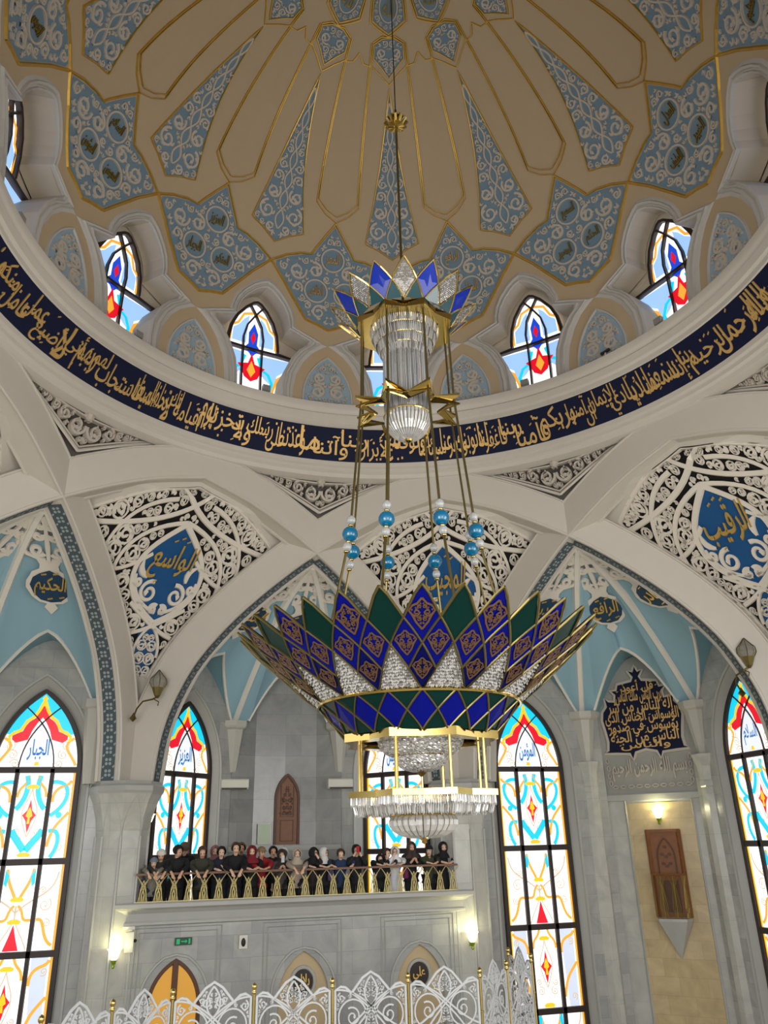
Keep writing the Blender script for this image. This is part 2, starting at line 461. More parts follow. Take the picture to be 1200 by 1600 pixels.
# ------------------------------------------------------------------ daylight, added fill
wd = bpy.data.worlds.new('daylight'); SC.world = wd; wd.use_nodes = True
nt = wd.node_tree; bg = nt.nodes['Background']
tc = nt.nodes.new('ShaderNodeTexCoord'); sp = nt.nodes.new('ShaderNodeSeparateXYZ'); rp = nt.nodes.new('ShaderNodeValToRGB'); mr = nt.nodes.new('ShaderNodeMapRange')
nt.links.new(tc.outputs['Generated'], sp.inputs[0]); nt.links.new(sp.outputs['Z'], mr.inputs[0]); mr.inputs[1].default_value = -1; mr.inputs[2].default_value = 1
nt.links.new(mr.outputs[0], rp.inputs[0])
e = rp.color_ramp.elements; e[0].position = .35; e[0].color = (.42, .40, .37, 1); e[1].position = .62; e[1].color = (.80, .82, .86, 1)
nt.links.new(rp.outputs[0], bg.inputs[0]); bg.inputs[1].default_value = WORLD
def area(name, loc, target, size, power, col=(1, 1, 1), sy=None):
    l = bpy.data.lights.new(name, 'AREA'); l.size = size; l.energy = power; l.color = col
    if sy: l.shape = 'RECTANGLE'; l.size_y = sy
    o = bpy.data.objects.new(name, l); COL.objects.link(o); o.location = loc
    o.rotation_euler = (Vector(target) - Vector(loc)).to_track_quat('-Z', 'Y').to_euler()
    return o
def point(name, loc, power, col, r=.08):
    l = bpy.data.lights.new(name, 'POINT'); l.energy = power; l.color = col; l.shadow_soft_size = r
    o = bpy.data.objects.new(name, l); COL.objects.link(o); o.location = loc
    return o
for az_, pw in FILL_LAMPS:  # unseen fill lamps added behind the camera to lift ribs and dome
    a_ = R(az_); area('back_fill_light', (16 * math.sin(a_), 16 * math.cos(a_), 2.5), (0, 0, 12.5), 9, pw, (1, .97, .93))
# ------------------------------------------------------------------ ring, dome
PROF = [(9.45, 14.1), (9.5, 15.5), (9.35, 17.3), (8.8, 19.2), (7.95, 21.0), (6.7, 22.7), (5.0, 24.1), (3.0, 25.2), (1.5, 25.75), (0, 26)]
def dense(P, n=40):
    P = np.array(P, float); out = []
    for i in range(len(P) - 1):
        p0 = P[max(i - 1, 0)]; p1 = P[i]; p2 = P[i + 1]; p3 = P[min(i + 2, len(P) - 1)]
        for t in np.linspace(0, 1, n, endpoint=False):
            out.append(.5 * ((2 * p1) + (-p0 + p2) * t + (2 * p0 - 5 * p1 + 4 * p2 - p3) * t * t + (-p0 + 3 * p1 - 3 * p2 + p3) * t ** 3))
    out.append(P[-1]); return np.array(out)
_DP = dense(PROF); _DS = np.concatenate([[0], np.cumsum(np.hypot(*np.diff(_DP, axis=0).T))])
def dome_rs(s):
    r = np.interp(s, _DS, _DP[:, 0]); z = np.interp(s, _DS, _DP[:, 1])
    if s < 0: z = PROF[0][1] + s; r = PROF[0][0]
    d = .02; r2 = np.interp(s + d, _DS, _DP[:, 0]); z2 = np.interp(s + d, _DS, _DP[:, 1]); r1 = np.interp(max(s - d, 0), _DS, _DP[:, 0]); z1 = np.interp(max(s - d, 0), _DS, _DP[:, 1])
    tr, tz = r2 - r1, z2 - z1; L = math.hypot(tr, tz) or 1
    return r, z, tz / L, -tr / L
def dome(az, s, off=0.):
    """az degrees, s metres up the dome, off metres toward the inside"""
    r, z, nr, nz = dome_rs(s)
    r -= off * nr; z -= off * nz
    a = R(az); return (r * math.sin(a), r * math.cos(a), z)
ceiling = empty('ceiling', (0, 0, 0), kind='structure', label='tan ribbed dome with blue arabesque panels and gold lines', category='ceiling')
# window opening outline, half width (degrees) against s: a trefoil
W_S = [0, .6, 1.2, 1.8, 2.2, 2.45, 2.62, 2.66, 2.95, 3.2, 3.5, 3.8, 4.05, 4.2, 4.27]
W_A = [4.9, 4.95, 5.4, 6.9, 8.6, 10.4, 10.7, 9.8, 6.0, 5.9, 5.3, 4.1, 2.5, 1.2, .02]
sh = MB()
svals = sorted(set(W_S + [2.4, 4.6, 5.0]))
cell = []
for sg in (-1, 1):
    rows = []
    for s in svals:
        w = interp(s, W_S, W_A) if s <= 4.27 else 0.
        rows.append([dome(15 + sg * (w + (15 - w) * k / 6), s) for k in range(7)])
    sh.grid(rows)
sh.grid([[dome(az, s) for az in np.linspace(0, 30, 11)] for s in np.linspace(5.0, _DS[-1] - .02, 26)])
c0 = sh.obj('dome_plaster', M['tan'], ceiling, True)
for k in range(1, 12): dup(c0, ceiling, -R(30 * k))
# moulded window frames (outer band) and deep reveals
def dense_path(path, n=3):
    out = []
    for (a0, s0), (a1, s1) in zip(path[:-1], path[1:]):
        for k in range(n): out.append((a0 + (a1 - a0) * k / n, s0 + (s1 - s0) * k / n))
    return out + [path[-1]]
fr = MB()
KEYI = [(4.9, 0), (4.95, .6), (5.4, 1.2), (6.9, 1.8), (8.6, 2.2), (10.4, 2.45), (10.75, 2.63), (8.6, 2.78), (6.0, 2.95), (5.9, 3.2), (5.3, 3.5), (4.1, 3.8), (2.5, 4.05), (1.2, 4.2), (.01, 4.27)]
KEYO = [(7.5, 0), (7.6, .6), (8.2, 1.2), (9.8, 1.8), (11.7, 2.2), (13.9, 2.47), (14.95, 2.56), (11.2, 2.86), (7.5, 3.1), (7.4, 3.35), (6.8, 3.7), (5.4, 4.05), (3.4, 4.4), (1.6, 4.58), (.01, 4.68)]
prof_fr = [(0., 0.), (.0, .10), (.14, .13), (.2, .06), (.34, .05), (.42, .10), (.62, .12), (.7, .05), (.85, .03), (1., .0)]
for sg in (-1, 1):
    rows = []
    for (ai, si), (ao, so) in zip(KEYI, KEYO):
        rows.append([dome(15 + sg * (ai + (ao - ai) * f), si + (so - si) * f, h) for f, h in prof_fr])
    fr.grid(rows)
f0 = fr.obj('window_moulding', M['frame'], ceiling)
rv = MB()
for sg in (-1, 1):
    rv.grid([[dome(15 + sg * a, s, -d) for d in (0, .45, .95)] for a, s in KEYI])
rv.grid([[dome(15 + x, 0.0, -d) for x in (-5, 0, 5)] for d in (-.25, .95)])
rv.grid([[dome(15 + x, q, -1.0) for x in np.linspace(-(interp(q, W_S, W_A) + .6), interp(q, W_S, W_A) + .6, 9)] for q in np.linspace(-.2, 4.6, 40)])
r0 = rv.obj('window_reveal', M['reveal'], ceiling)
for k in range(1, 12):
    dup(f0, ceiling, -R(30 * k)); dup(r0, ceiling, -R(30 * k))
# drum windows: trefoil stained glass, one cell built at az 15 then turned
def dwin(x, s, off=0.): return dome(15 + x, s, -.9 + off)
GA = [(5.2, 0), (5.3, .6), (5.7, 1.1), (7.1, 1.65), (8.8, 2.05), (9.2, 2.2), (5.3, 2.32), (5.2, 2.6), (4.8, 3.0), (3.8, 3.4), (2.2, 3.75), (.8, 3.95), (.01, 4.0)]
KD = R(1) * 10.35
def dwm(x, s, off=0.): return dwin(x / KD, s, off)
gp = [(-a, s) for a, s in GA] + [(a, s) for a, s in GA[-2::-1]]
def poly_mesh(mb, poly, mp, z, mi): mb.prism(poly, mp, 0, z, mi, side=False)
root = empty('window_1', (0, 0, 0), kind='structure')
gm = MB(); mm = ['w', 'pale', 'ochre', 'red', 'cyan', 'ochre', 'dots', 'dblue']
gm.grid([[dwin(x, s) for x in np.linspace(-w, w, 13)] for s, w in ((q, interp(q, [g[1] for g in GA], [g[0] for g in GA])) for q in np.linspace(0, 3.98, 30))])
for sg in (-1, 1):
    poly_mesh(gm, [(sg * a, s) for a, s in [(1.6, 2.15), (8.7, 2.15), (7.2, 1.75), (5.4, 1.5), (5.0, 1.0), (3.0, 1.25), (1.6, 1.5)]], dwin, .04, 1)
    poly_mesh(gm, [(sg * a, s) for a, s in [(1.4, 2.5), (4.4, 2.5), (4.3, 2.95), (3.2, 3.1), (2.2, 3.35), (1.2, 3.5)]], dwin, .04, 1)
    gm.ribbon([(sg * a * KD, s) for a, s in [(8.7, 2.16), (7.2, 1.62), (5.5, 1.36), (4.6, .9), (4.4, .55), (4.9, .3)]], .05, dwm, .05, .055, 2)
    gm.ribbon([(sg * a * KD, s) for a, s in [(4.8, 2.45), (4.75, 3.0), (3.4, 3.15), (2.4, 3.5), (.2, 3.62)]], .045, dwm, .05, .055, 2)
    gm.ribbon([(sg * a * KD, s) for a, s in [(1.4, 2.05), (2.2, 1.6), (3.6, 1.45), (4.4, 1.15), (3.9, .8), (2.6, .6), (1.2, .75), (.4, .45)]], .06, dwm, .06, .065, 4)
poly_mesh(gm, [(0, 3.25), (-1.0, 2.9), (-.9, 2.5), (-1.8, 2.3), (-.6, 2.15), (0, 2.0), (.6, 2.15), (1.8, 2.3), (.9, 2.5), (1.0, 2.9)], dwin, .07, 7)
poly_mesh(gm, [(0, 2.95), (-.55, 2.72), (0, 2.5), (.55, 2.72)], dwin, .09, 3)
poly_mesh(gm, [(0, 2.15), (-.7, 1.75), (-2.9, 1.65), (-2.0, 1.45), (-1.4, 1.2), (0, 1.05), (1.4, 1.2), (2.0, 1.45), (2.9, 1.65), (.7, 1.75)], dwin, .08, 3)
poly_mesh(gm, [(0, 1.85), (-.9, 1.45), (0, 1.2), (.9, 1.45)], dwin, .09, 5)
g0 = gm.obj('glass_pane', [G[k] for k in mm], root)
fm = MB()
fm.ribbon([(a * KD, q) for a, q in dense_path(gp)], .055, dwm, .0, .16, 0)
fm.ribbon([(a * KD, q) for a, q in [(-8.9, 2.22), (-5, 2.28), (0, 2.28), (5, 2.28), (8.9, 2.22)]], .05, dwm, .0, .17)
for sg in (-1, 1):
    fm.ribbon([(sg * a * KD, q) for a, q in [(2.0, 0), (2.0, 1.2), (2.0, 2.3), (2.1, 2.7), (1.5, 3.15), (0, 3.55), (-1.4, 3.85)]], .035, dwm, .03, .16)
fr0 = fm.obj('window_frame', M['wframe'], root)
for k in range(1, 12):
    w = dup(root, None, -R(30 * k), name='window'); w.name = 'window_%d' % (k + 1)
# gold lines
STAR = [(0, 7.2), (-2.2, 6.75), (-4.6, 6.2), (-5.4, 5.97), (-8, 5.93), (-11.5, 5.72), (-15, 5.37), (-11.2, 4.75), (-7.6, 4.0), (-5.3, 3.5), (-2.6, 3.38), (0, 3.2)]
STAR = STAR + [(-a, s) for a, s in STAR[-2:0:-1]]
gl = MB()
def dline(mb, pts, w, h=.05, base=0.): mb.ribbon(pts, w, lambda a, s, z: dome(a, s, z), base, base + h, 0, flat=.35)
def dl_scaled(mb, pts, wm, h=.06):
    # ribbon of constant width in metres: work in metres then map back
    P = [(a * R(1) * dome_rs(s)[0], s) for a, s in pts]
    mb.ribbon(P, wm, lambda x, s, z: dome(math.degrees(x / max(dome_rs(s)[0], .3)), s, z), 0., h, 0, flat=.4)
def densify(pts, n=4, closed=False):
    Q = list(pts) + ([pts[0]] if closed else []); out = []
    for (a0, s0), (a1, s1) in zip(Q[:-1], Q[1:]):
        for k in range(n): out.append((a0 + (a1 - a0) * k / n, s0 + (s1 - s0) * k / n))
    return out if closed else out + [Q[-1]]
for sg in (-1, 1):
    dl_scaled(gl, densify([(sg * a, s) for a, s in STAR[:7]]), .045)
    dl_scaled(gl, densify([(sg * a, s) for a, s in STAR[6:12]]), .055)
    # tan petal: V foot, long sides
    for o in (0, .42):
        dl_scaled(gl, densify([(sg * (o * .35), 7.25 + o * .5), (sg * (3.2 - o * .3), 7.5 + o * .4), (sg * (5.9 - o), 7.85 + o * .3), (sg * (5.95 - o), 9.5), (sg * (6.1 - o), 11.2), (sg * (6.3 - o * 1.4), 12.6), (sg * (6.4 - o * 2), 13.2)]), .024)
    dl_scaled(gl, densify([(sg * 6.4, 13.22), (sg * 11, 13.42), (sg * 15, 13.4)]), .03)
    dl_scaled(gl, densify([(sg * 2.6, 12.55), (0, 12.85)]), .025)
    dl_scaled(gl, densify([(sg * 6.2, 12.5), (sg * 2.6, 12.55)]), .025)
    # lines from the kite foot down the blue petal, crossing
    dl_scaled(gl, densify([(sg * 5.9, 12.55), (sg * 10.5, 12.3), (sg * 15, 11.95)]), .025)
    # hexagonal medallion round the crown
    dl_scaled(gl, densify([(sg * 15, 13.42), (sg * 3.2, 13.8), (sg * 2.2, 14.4), (sg * 8, 14.95), (sg * 15, 15.2)]), .03)
g1 = gl.obj('gold_line', M['goldline'], ceiling)
for k in range(1, 12): dup(g1, ceiling, -R(30 * k))
# blue panels with raised arabesques
def dmap(azc):
    return lambda x, s, z: dome(azc + math.degrees(x / max(dome_rs(s)[0], .3)), s, z)
def topoly(pts): return [(a * R(1) * dome_rs(s)[0], s) for a, s in pts]
def panel(name, poly, azc, base, rel, S, z0=.01, zt=.06, edge=None, extra=None, grid_back=True):
    mb = MB()
    mp = dmap(azc)
    # panel skin follows the dome: clip rows
    P = np.array(poly); smin, smax = P[:, 1].min(), P[:, 1].max(); rows = []
    for s in np.linspace(smin + .005, smax - .005, 26):
        xs = []
        for i in range(len(P)):
            (x0, s0), (x1, s1) = P[i], P[(i + 1) % len(P)]
            if (s0 > s) != (s1 > s): xs.append(x0 + (x1 - x0) * (s - s0) / (s1 - s0))
        if len(xs) < 2: continue
        rows.append([mp(x, s, z0) for x in np.linspace(min(xs), max(xs), 7)])
    mb.grid(rows, 0)
    strokes(mb, S, mp, z0, zt, 1)
    if edge: mb.ribbon(list(poly) , edge, mp, 0, .06, 2, closed=True, flat=.4)
    if extra: extra(mb, mp)
    return mb
PET = topoly([(0, 11.85), (-1.7, 10.6), (-3.3, 9.3), (-5.0, 8.0), (-6.9, 6.6), (-3.6, 6.4), (0, 6.04)])
PET = PET + [(-x, s) for x, s in PET[-2:0:-1]]
def dpoly(poly, n=4):
    out = []
    for (a0, s0), (a1, s1) in zip(poly, poly[1:] + poly[:1]):
        for k in range(n): out.append((a0 + (a1 - a0) * k / n, s0 + (s1 - s0) * k / n))
    return out
PETd = dpoly(PET)
stem = [np.array([(sg * .16 * math.sin(k * .55) * (1 - .5 * k / 40), 6.5 + 4.9 * k / 40) for k in range(41)]) for sg in (-1, 1)]
S = [(q, .035) for q in stem] + arabesque(PETd, [(q, .03) for q in stem], .34, .05, 60, 3, .05, rcurl=.09)
mb = panel('petal_panel', PETd, 15, 0, 0, S, edge=.03)
p0 = mb.obj('petal_panel', [M['bluegrey'], M['relief'], M['goldline']], ceiling)
for k in range(1, 12): dup(p0, ceiling, -R(30 * k))
KITE = topoly([(0, 12.16), (-4.4, 12.55), (-7.6, 12.75), (-8.0, 13.18), (-3.5, 13.36), (0, 13.38)]); KITE = KITE + [(-x, s) for x, s in KITE[-2:0:-1]]
KITEd = dpoly(KITE)
S = arabesque(inset(KITEd, .03), (), .2, .03, 20, 5, .035, rcurl=.07)
k0 = panel('kite_panel', KITEd, 15, 0, 0, S, edge=.03).obj('kite_panel', [M['bluegrey'], M['relief'], M['goldline']], ceiling)
for k in range(1, 12): dup(k0, ceiling, -R(30 * k))
NAMES = ['الله', 'الرحمن', 'الرحيم', 'الملك', 'القدوس', 'السلام', 'المؤمن', 'المهيمن', 'العزيز', 'الجبار', 'المتكبر', 'الخالق', 'البارئ', 'المصور', 'الغفار', 'القهار', 'الوهاب', 'الرزاق', 'الفتاح', 'العليم', 'القابض', 'الباسط',
         'الخافض', 'الرافع', 'المعز', 'المذل', 'السميع', 'البصير', 'الحكم', 'العدل', 'اللطيف', 'الخبير', 'الحليم', 'العظيم', 'الغفور', 'الشكور', 'العلي', 'الكبير', 'الحفيظ', 'المقيت', 'الحسيب', 'الجليل', 'الكريم', 'المتين', 'الولي']
HEX = topoly([(0, 13.5), (-10.5, 13.86), (-11.5, 14.4), (-7, 14.85), (0, 15.05)]); HEX = HEX + [(-x, s) for x, s in HEX[-2:0:-1]]
HEXd = dpoly(HEX)
def hex_extra(nm):
    def f(mb, mp):
        ell = [(.3 * math.cos(a), 14.25 + .42 * math.sin(a)) for a in np.linspace(0, 2 * PI, 24, endpoint=False)]
        mb.ribbon(ell, .025, mp, .01, .06, 1, closed=True)
        put_text(mb, nm, mp, .07, (-.2, 14.0, .2, 14.5), 3, thick=.03)
    return f
S = arabesque(inset(HEXd, .04), [(np.array([(.3 * math.cos(a), 14.25 + .42 * math.sin(a)) for a in np.linspace(0, 2 * PI, 25)]), .04)], .12, .03, 20, 6, .03)
h0 = panel('medallion_panel', HEXd, 15, 0, 0, S, edge=.03, extra=hex_extra('الله')).obj('medallion_panel', [M['bluegrey'], M['relief'], M['goldline'], M['oldgold']], ceiling)
for k in range(1, 12): dup(h0, ceiling, -R(30 * k))
# star panels
STd = topoly(densify(STAR, 3, True)); STi = inset(STd, .07)
MED = [(0, 5.85, .42), (-.55, 4.62, .42), (.55, 4.62, .42)]
obst = [(np.array([(x + r * math.cos(a), s + r * math.sin(a)) for a in np.linspace(0, 2 * PI, 25)]), .05) for x, s, r in MED]
Sst = arabesque(inset(STd, .13), obst, .36, .055, 60, 11, .05, rcurl=.1)
STACK = {}
def star_extra(names, third):
    def f(mb, mp):
        for (x, s, r), nm in zip(MED, names):
            ring = [(x + r * math.cos(a), s + r * math.sin(a)) for a in np.linspace(0, 2 * PI, 24, endpoint=False)]
            mb.ribbon(ring, .035, mp, .01, .07, 1, closed=True)
            put_text(mb, nm, mp, .07, (x - r * .62, s - r * .55, x + r * .62, s + r * .6), 3, thick=.04)
    return f
for k in range(12):
    nm = [NAMES[(k * 3 + j + 20) % len(NAMES)] for j in range(3)]
    if k == 0: nm = ['المعز', 'الخافض', 'المذل']
    bright = k in (0, 1)
    mb = panel('star_panel', STi, 0, 0, 0, Sst, extra=star_extra(nm, k))
    o = mb.obj('star_panel', [M['bluegrey'], M['relief'], M['goldline'], M['scriptgold'] if bright else M['oldgold']], ceiling)
    o.rotation_euler = (0, 0, -R(30 * k))
# low arched panels between the windows
LP = [(-.875, .06)] + pointed(.875, .35, 2.08, 8) + [(.875, .06)]
LPd = dpoly(LP, 2)
S = arabesque(inset(LPd, .13), (), .3, .045, 60, 21, .055, rcurl=.08)
mb = panel('arched_panel', LPd, 0, 0, 0, S, zt=.07, edge=.05)
q0 = mb.obj('arched_panel', [M['palepanel'], M['relief'], M['frame']], ceiling)
for k in range(1, 12): dup(q0, ceiling, -R(30 * k))
# unseen shell added behind the plaster to block sky light leaking through gaps
rs_ = MB(); rs_.lathe([(13.0, 9.7), (13.0, 13.9), (11.0, 14.0)], 72)
rs_.lathe([(dome_rs(max(q, 0))[0] + 1.35, dome_rs(max(q, 0))[1] + (0 if q > 0 else -.4) + q * .06) for q in np.linspace(0, _DS[-1] - 1.2, 18)] + [(.01, 27.3)], 72)
rs_.obj('light_block_shell', M['tan'], ceiling, True)
# ring mouldings
trim = empty('trim_1', (0, 0, 0), kind='structure')
rg = MB()
rprof = [(10.55, 11.75), (10.25, 11.82), (10.22, 11.95), (10.12, 12.0), (10.12, 12.12), (10.02, 12.16), (10.0, 12.31)]
rg.lathe(rprof, 160)
rg.lathe([(9.38, 13.29), (9.33, 13.31), (9.33, 13.45), (9.24, 13.5), (9.2, 13.72), (9.26, 13.78), (9.2, 13.84), (9.16, 13.95), (9.16, 14.13), (9.22, 14.17), (9.5, 14.17), (10.4, 14.17)], 160)
smooth_by_angle(rg.obj('ring_moulding', M['white'], trim), 40)
bd = MB(); bd.lathe([(10.0, 12.31), (9.38, 13.29)], 160)
bd.obj('inscription_band', M['navy'], trim, True)
def bandmap(az, f, z):
    r = 10.0 + (9.38 - 10.0) * f - z * .845; h = 12.31 + .98 * f - z * .53
    a = R(az); return (r * math.sin(a), r * math.cos(a), h)
# verse words from right to left with their bearing seen from below
VERSE = ('بسم الله الرحمن الرحيم ربنا إننا سمعنا مناديا ينادي للإيمان أن آمنوا بربكم فآمنا ربنا فاغفر لنا ذنوبنا وكفر عنا سيئاتنا وتوفنا مع الأبرار '
         'ربنا وآتنا ما وعدتنا على رسلك ولا تخزنا يوم القيامة إنك لا تخلف الميعاد فاستجاب لهم ربهم أني لا أضيع عمل عامل منكم من ذكر أو أنثى').split()
tx = MB()
wl = [max(.9, text_geo(w)[0][:, 0].max() - text_geo(w)[0][:, 0].min()) for w in VERSE]
cw = np.concatenate([[0], np.cumsum(wl)])
ANC = [(0, 98), (4, 77), (9, 60), (12, 51), (15, 37), (21, 20), (24, 8), (27, -5), (30, -16), (32, -24), (34, -31), (38, -40), (41, -53), (44, -62), (51, -84)]
def v_az(c): return float(np.interp(c, [cw[k] for k, _ in ANC], [z for _, z in ANC]))
A_START, A_END = 98., -84.
for i, w in enumerate(VERSE):
    a1, a0 = v_az(cw[i]), v_az(cw[i + 1]); m = (a1 - a0) * .16
    lo, hi = ((.04, .76), (.26, .97), (.06, .95), (.04, .8), (.3, .97))[i % 5]
    put_text(tx, w, bandmap, .03, (a0 - m, lo, a1 + m, hi), 0, bold=.006, thick=.03)
for i in range(150):
    az = rng.uniform(A_END, A_START); f = rng.uniform(.1, .92)
    if i % 2: tx.ribbon([(az, f), (az + .5, f + .05)], .02, bandmap, 0, .03)
    else: tx.ribbon([(az, f), (az + .35, f)], .035, bandmap, 0, .03, flat=.9)
bandtext = tx.obj('gold_inscription', M['scriptgold'], trim)
# ------------------------------------------------------------------ crossing arches
_half = dense([(9.6, 1.95), (9.45, 3.3), (9.1, 4.45), (8.4, 5.75), (7.2, 7.1), (5.7, 8.35), (4.2, 9.35), (2.0, 10.45), (0, 11.05)], 6)
def _offset(P, d):
    T = np.empty_like(P); T[1:-1] = P[2:] - P[:-2]; T[0] = P[1] - P[0]; T[-1] = P[-1] - P[-2]
    T /= np.hypot(T[:, 0], T[:, 1])[:, None]
    return P + np.stack([T[:, 1], -T[:, 0]], 1) * d
_uh = _offset(_half, 1.1); _uh[:, 0] = np.maximum(_uh[:, 0], 0); _uh[-1] = (0, 12.17)
ARS = np.concatenate([_half * (-1, 1), _half[-2::-1]]); ARU = np.concatenate([_uh * (-1, 1), _uh[-2::-1]])
def T_S(z): return interp(z, _half[:, 1], _half[:, 0])
def T_U(z): return interp(z, _uh[:, 1], _uh[:, 0])
def Z_S(t): return interp(abs(t), _half[::-1, 0], _half[::-1, 1])
def build_arch(az):
    f = FR(az)
    root = empty('trim_arch', kind='structure', label='tall cream crossing arch below the dome ring', category='arch')
    mb = MB()
    prof = [(11.15, .95), (11.15, 0), (10.36, 0), (10.3, .04), (10.3, .93), (10.25, .94), (10.25, .97), (10.3, .98), (10.3, 1.0), (10.75, 1.02)]
    mb.grid([[f(n, S[0] + (U[0] - S[0]) * q, S[1] + (U[1] - S[1]) * q) for n, q in prof] for S, U in zip(ARS, ARU)])
    mb.tube([f(10.34, t, z) for t, z in ARS], .05, 5, cap=False)
    mb.tube([f(11.08, t, z) for t, z in ARS], .07, 5, cap=False)
    mb.obj('arch_rib', M['white'], root)
    b = MB(); low = ARS + np.array([0, 0])
    C = np.array([0, 4.]); 
    def bm(s, n, off):   # s index along arch (float), n across
        i = min(int(s), len(ARS) - 2); q = s - i
        p = ARS[i] * (1 - q) + ARS[i + 1] * q; d = ARU[i] - ARS[i]; d = d / np.hypot(*d)
        p = p - d * off
        return f(n, p[0], p[1])
    ok = [s for s in range(len(ARS)) if abs(ARS[s][0]) > 4.3]
    for run in (ok[:len(ok) // 2], ok[len(ok) // 2:]): b.grid([[bm(s, n, .02) for n in (10.5, 10.93)] for s in run], 0)
    L = np.concatenate([[0], np.cumsum(np.hypot(*np.diff(ARS, axis=0).T))]); k = .2
    while k < L[-1] - .15:
        s = float(np.interp(k, L, np.arange(len(L)))); s2 = float(np.interp(k + .1, L, np.arange(len(L)))); ds = max(s2 - s, 1e-3)
        if abs(np.interp(k, L, ARS[:, 0])) < 4.5: k += .34; continue
        for a in range(4):
            ca, sa = math.cos(a * PI / 2 + PI / 4), math.sin(a * PI / 2 + PI / 4)
            pts = [(ca * .085 + .05 * math.cos(q), sa * .085 + .05 * math.sin(q)) for q in np.linspace(0, 2 * PI, 6, endpoint=False)]
            b.add([bm(s + p[1] * ds / .1, 10.715 + p[0], .028) for p in pts], [tuple(range(6))], 1)
        for e in (-.17, .17):
            b.add([bm(s + y * ds / .1, 10.715 + e + x, .028) for x, y in ((-.035, .1), (.035, .15), (.0, .2), (-.05, .15))], [(0, 1, 2, 3)], 1)
        k += .34
    b.obj('patterned_band', [M['band'], M['bandw']], root)
    return root
arch0 = build_arch(0.)
for k in range(8):
    o = arch0 if k == 0 else dup(arch0)
    o.rotation_euler = (0, 0, -R(22.5 + 45 * k)); o.name = 'trim_arch' if k == 0 else 'trim_arch.%03d' % k

# ------------------------------------------------------------------ pierced spandrels over the columns
N0 = 10.78
def span(az):
    f = FR(az)
    def m(x, z, o=0.):
        n = .7071 * (N0 + T_U(z)) if z < 12.1 else N0
        return f(max(n, N0) - o, x, z)
    return m
def half_w(z):
    w = .7071 * (N0 - T_U(z)); 
    if z > 9.3: w = min(w if z < 10.35 else 9, T_S(z) if z < 11.05 else .01)
    return max(w, .0)
def lace_w(z):
    a = .7071 * (N0 - T_U(z + .05)) - .36
    b = (T_S(z + .22) if z + .22 < 11.05 else 0.) if z > 8.9 else 9
    return max(min(a, b), 0.)
zb = [z for z in np.linspace(5.3, 10.83, 40)]
LACE = [(lace_w(z), z) for z in zb]
LACE = [(x, z) for x, z in LACE if x > .02]; LACE = [(0, LACE[0][1] - .12)] + LACE + [(0, 10.86)]
LACEP = LACE + [(-x, z) for x, z in LACE[-2:0:-1]]
def almond(w, z0, zm, z1, n=14):
    a = bez((0, z0), (w * .75, z0 + (zm - z0) * .35), (w, zm - (zm - z0) * .35), (w, zm), n) + bez((w, zm), (w, zm + (z1 - zm) * .4), (w * .5, z1 - (z1 - zm) * .3), (0, z1), n)[1:]
    return a
AL = almond(1.15, 7.0, 8.35, 9.8)
TEAR = AL + [(-x, z) for x, z in AL[-2:0:-1]]
bands = []
for sg in (-1, 1):
    bands.append((np.array([(sg * x, z) for x, z in AL]), .1))
    bands.append((np.array(bez((sg * -.5, 10.7), (sg * .3, 9.8), (sg * 2.0, 9.5), (sg * 3.1, 9.4), 18)), .085))
    bands.append((np.array(bez((sg * .0, 9.85), (sg * 1.8, 9.5), (sg * 2.0, 8.5), (sg * 1.75, 7.75), 16)), .075))
    bands.append((np.array(bez((sg * .6, 10.35), (sg * 2.1, 10.1), (sg * 2.4, 9.0), (sg * 2.35, 8.35), 16)), .07))
    bands.append((np.array(bez((sg * .75, 8.9), (sg * 1.4, 8.4), (sg * 1.9, 8.2), (sg * 2.5, 8.3), 14)), .07))
    bands.append((np.array(bez((sg * -.95, 7.5), (sg * -.3, 7.05), (sg * .3, 6.7), (sg * .75, 6.6), 14)), .08))
    bands.append((np.array(bez((sg * 0, 6.95), (sg * .35, 6.6), (sg * .45, 6.25), (sg * .4, 5.95), 10)), .06))
Sl = arabesque(inset(LACEP, .05), [b for b in bands], .46, .05, 190, 5, .085, lw=1.6, rcurl=.085, dens=1.45)
Sl = [(p, w) for p, w in Sl if not (7.0 < p[:, 1].mean() < 9.8 and abs(p[:, 0].mean()) < lace_w(8) * 0 + interp(p[:, 1].mean(), [7.0, 7.5, 8.35, 9.1, 9.8], [0, .9, 1.15, .8, 0]))]
low_scroll = []
for sg in (-1, 1):
    for cx, cz, r, a0 in ((.46, 7.85, .34, 1.9), (.92, 8.1, .15, .6), (.16, 7.4, .15, 2.4), (.62, 7.45, .12, 1.)):
        p, w = curl(cx, cz, r, a0, -1, .06); low_scroll.append((p * (1, 1) if sg > 0 else p * (-1, 1), w))
    low_scroll.append((np.array([(sg * x, z) for x, z in bez((.05, 7.3), (.5, 7.4), (1.0, 7.7), (1.06, 8.3), 14)]), .055))
    p, w = leaf(.8 * sg, 8.5, .55, PI / 2 - sg * .5, .1); low_scroll.append((p, w))
dark = MB(); rows = []  # near-black sheet: shade behind the pierced lace put into its colour
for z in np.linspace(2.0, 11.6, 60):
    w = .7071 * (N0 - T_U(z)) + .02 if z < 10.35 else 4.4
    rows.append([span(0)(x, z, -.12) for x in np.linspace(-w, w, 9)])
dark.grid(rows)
mg = MB()
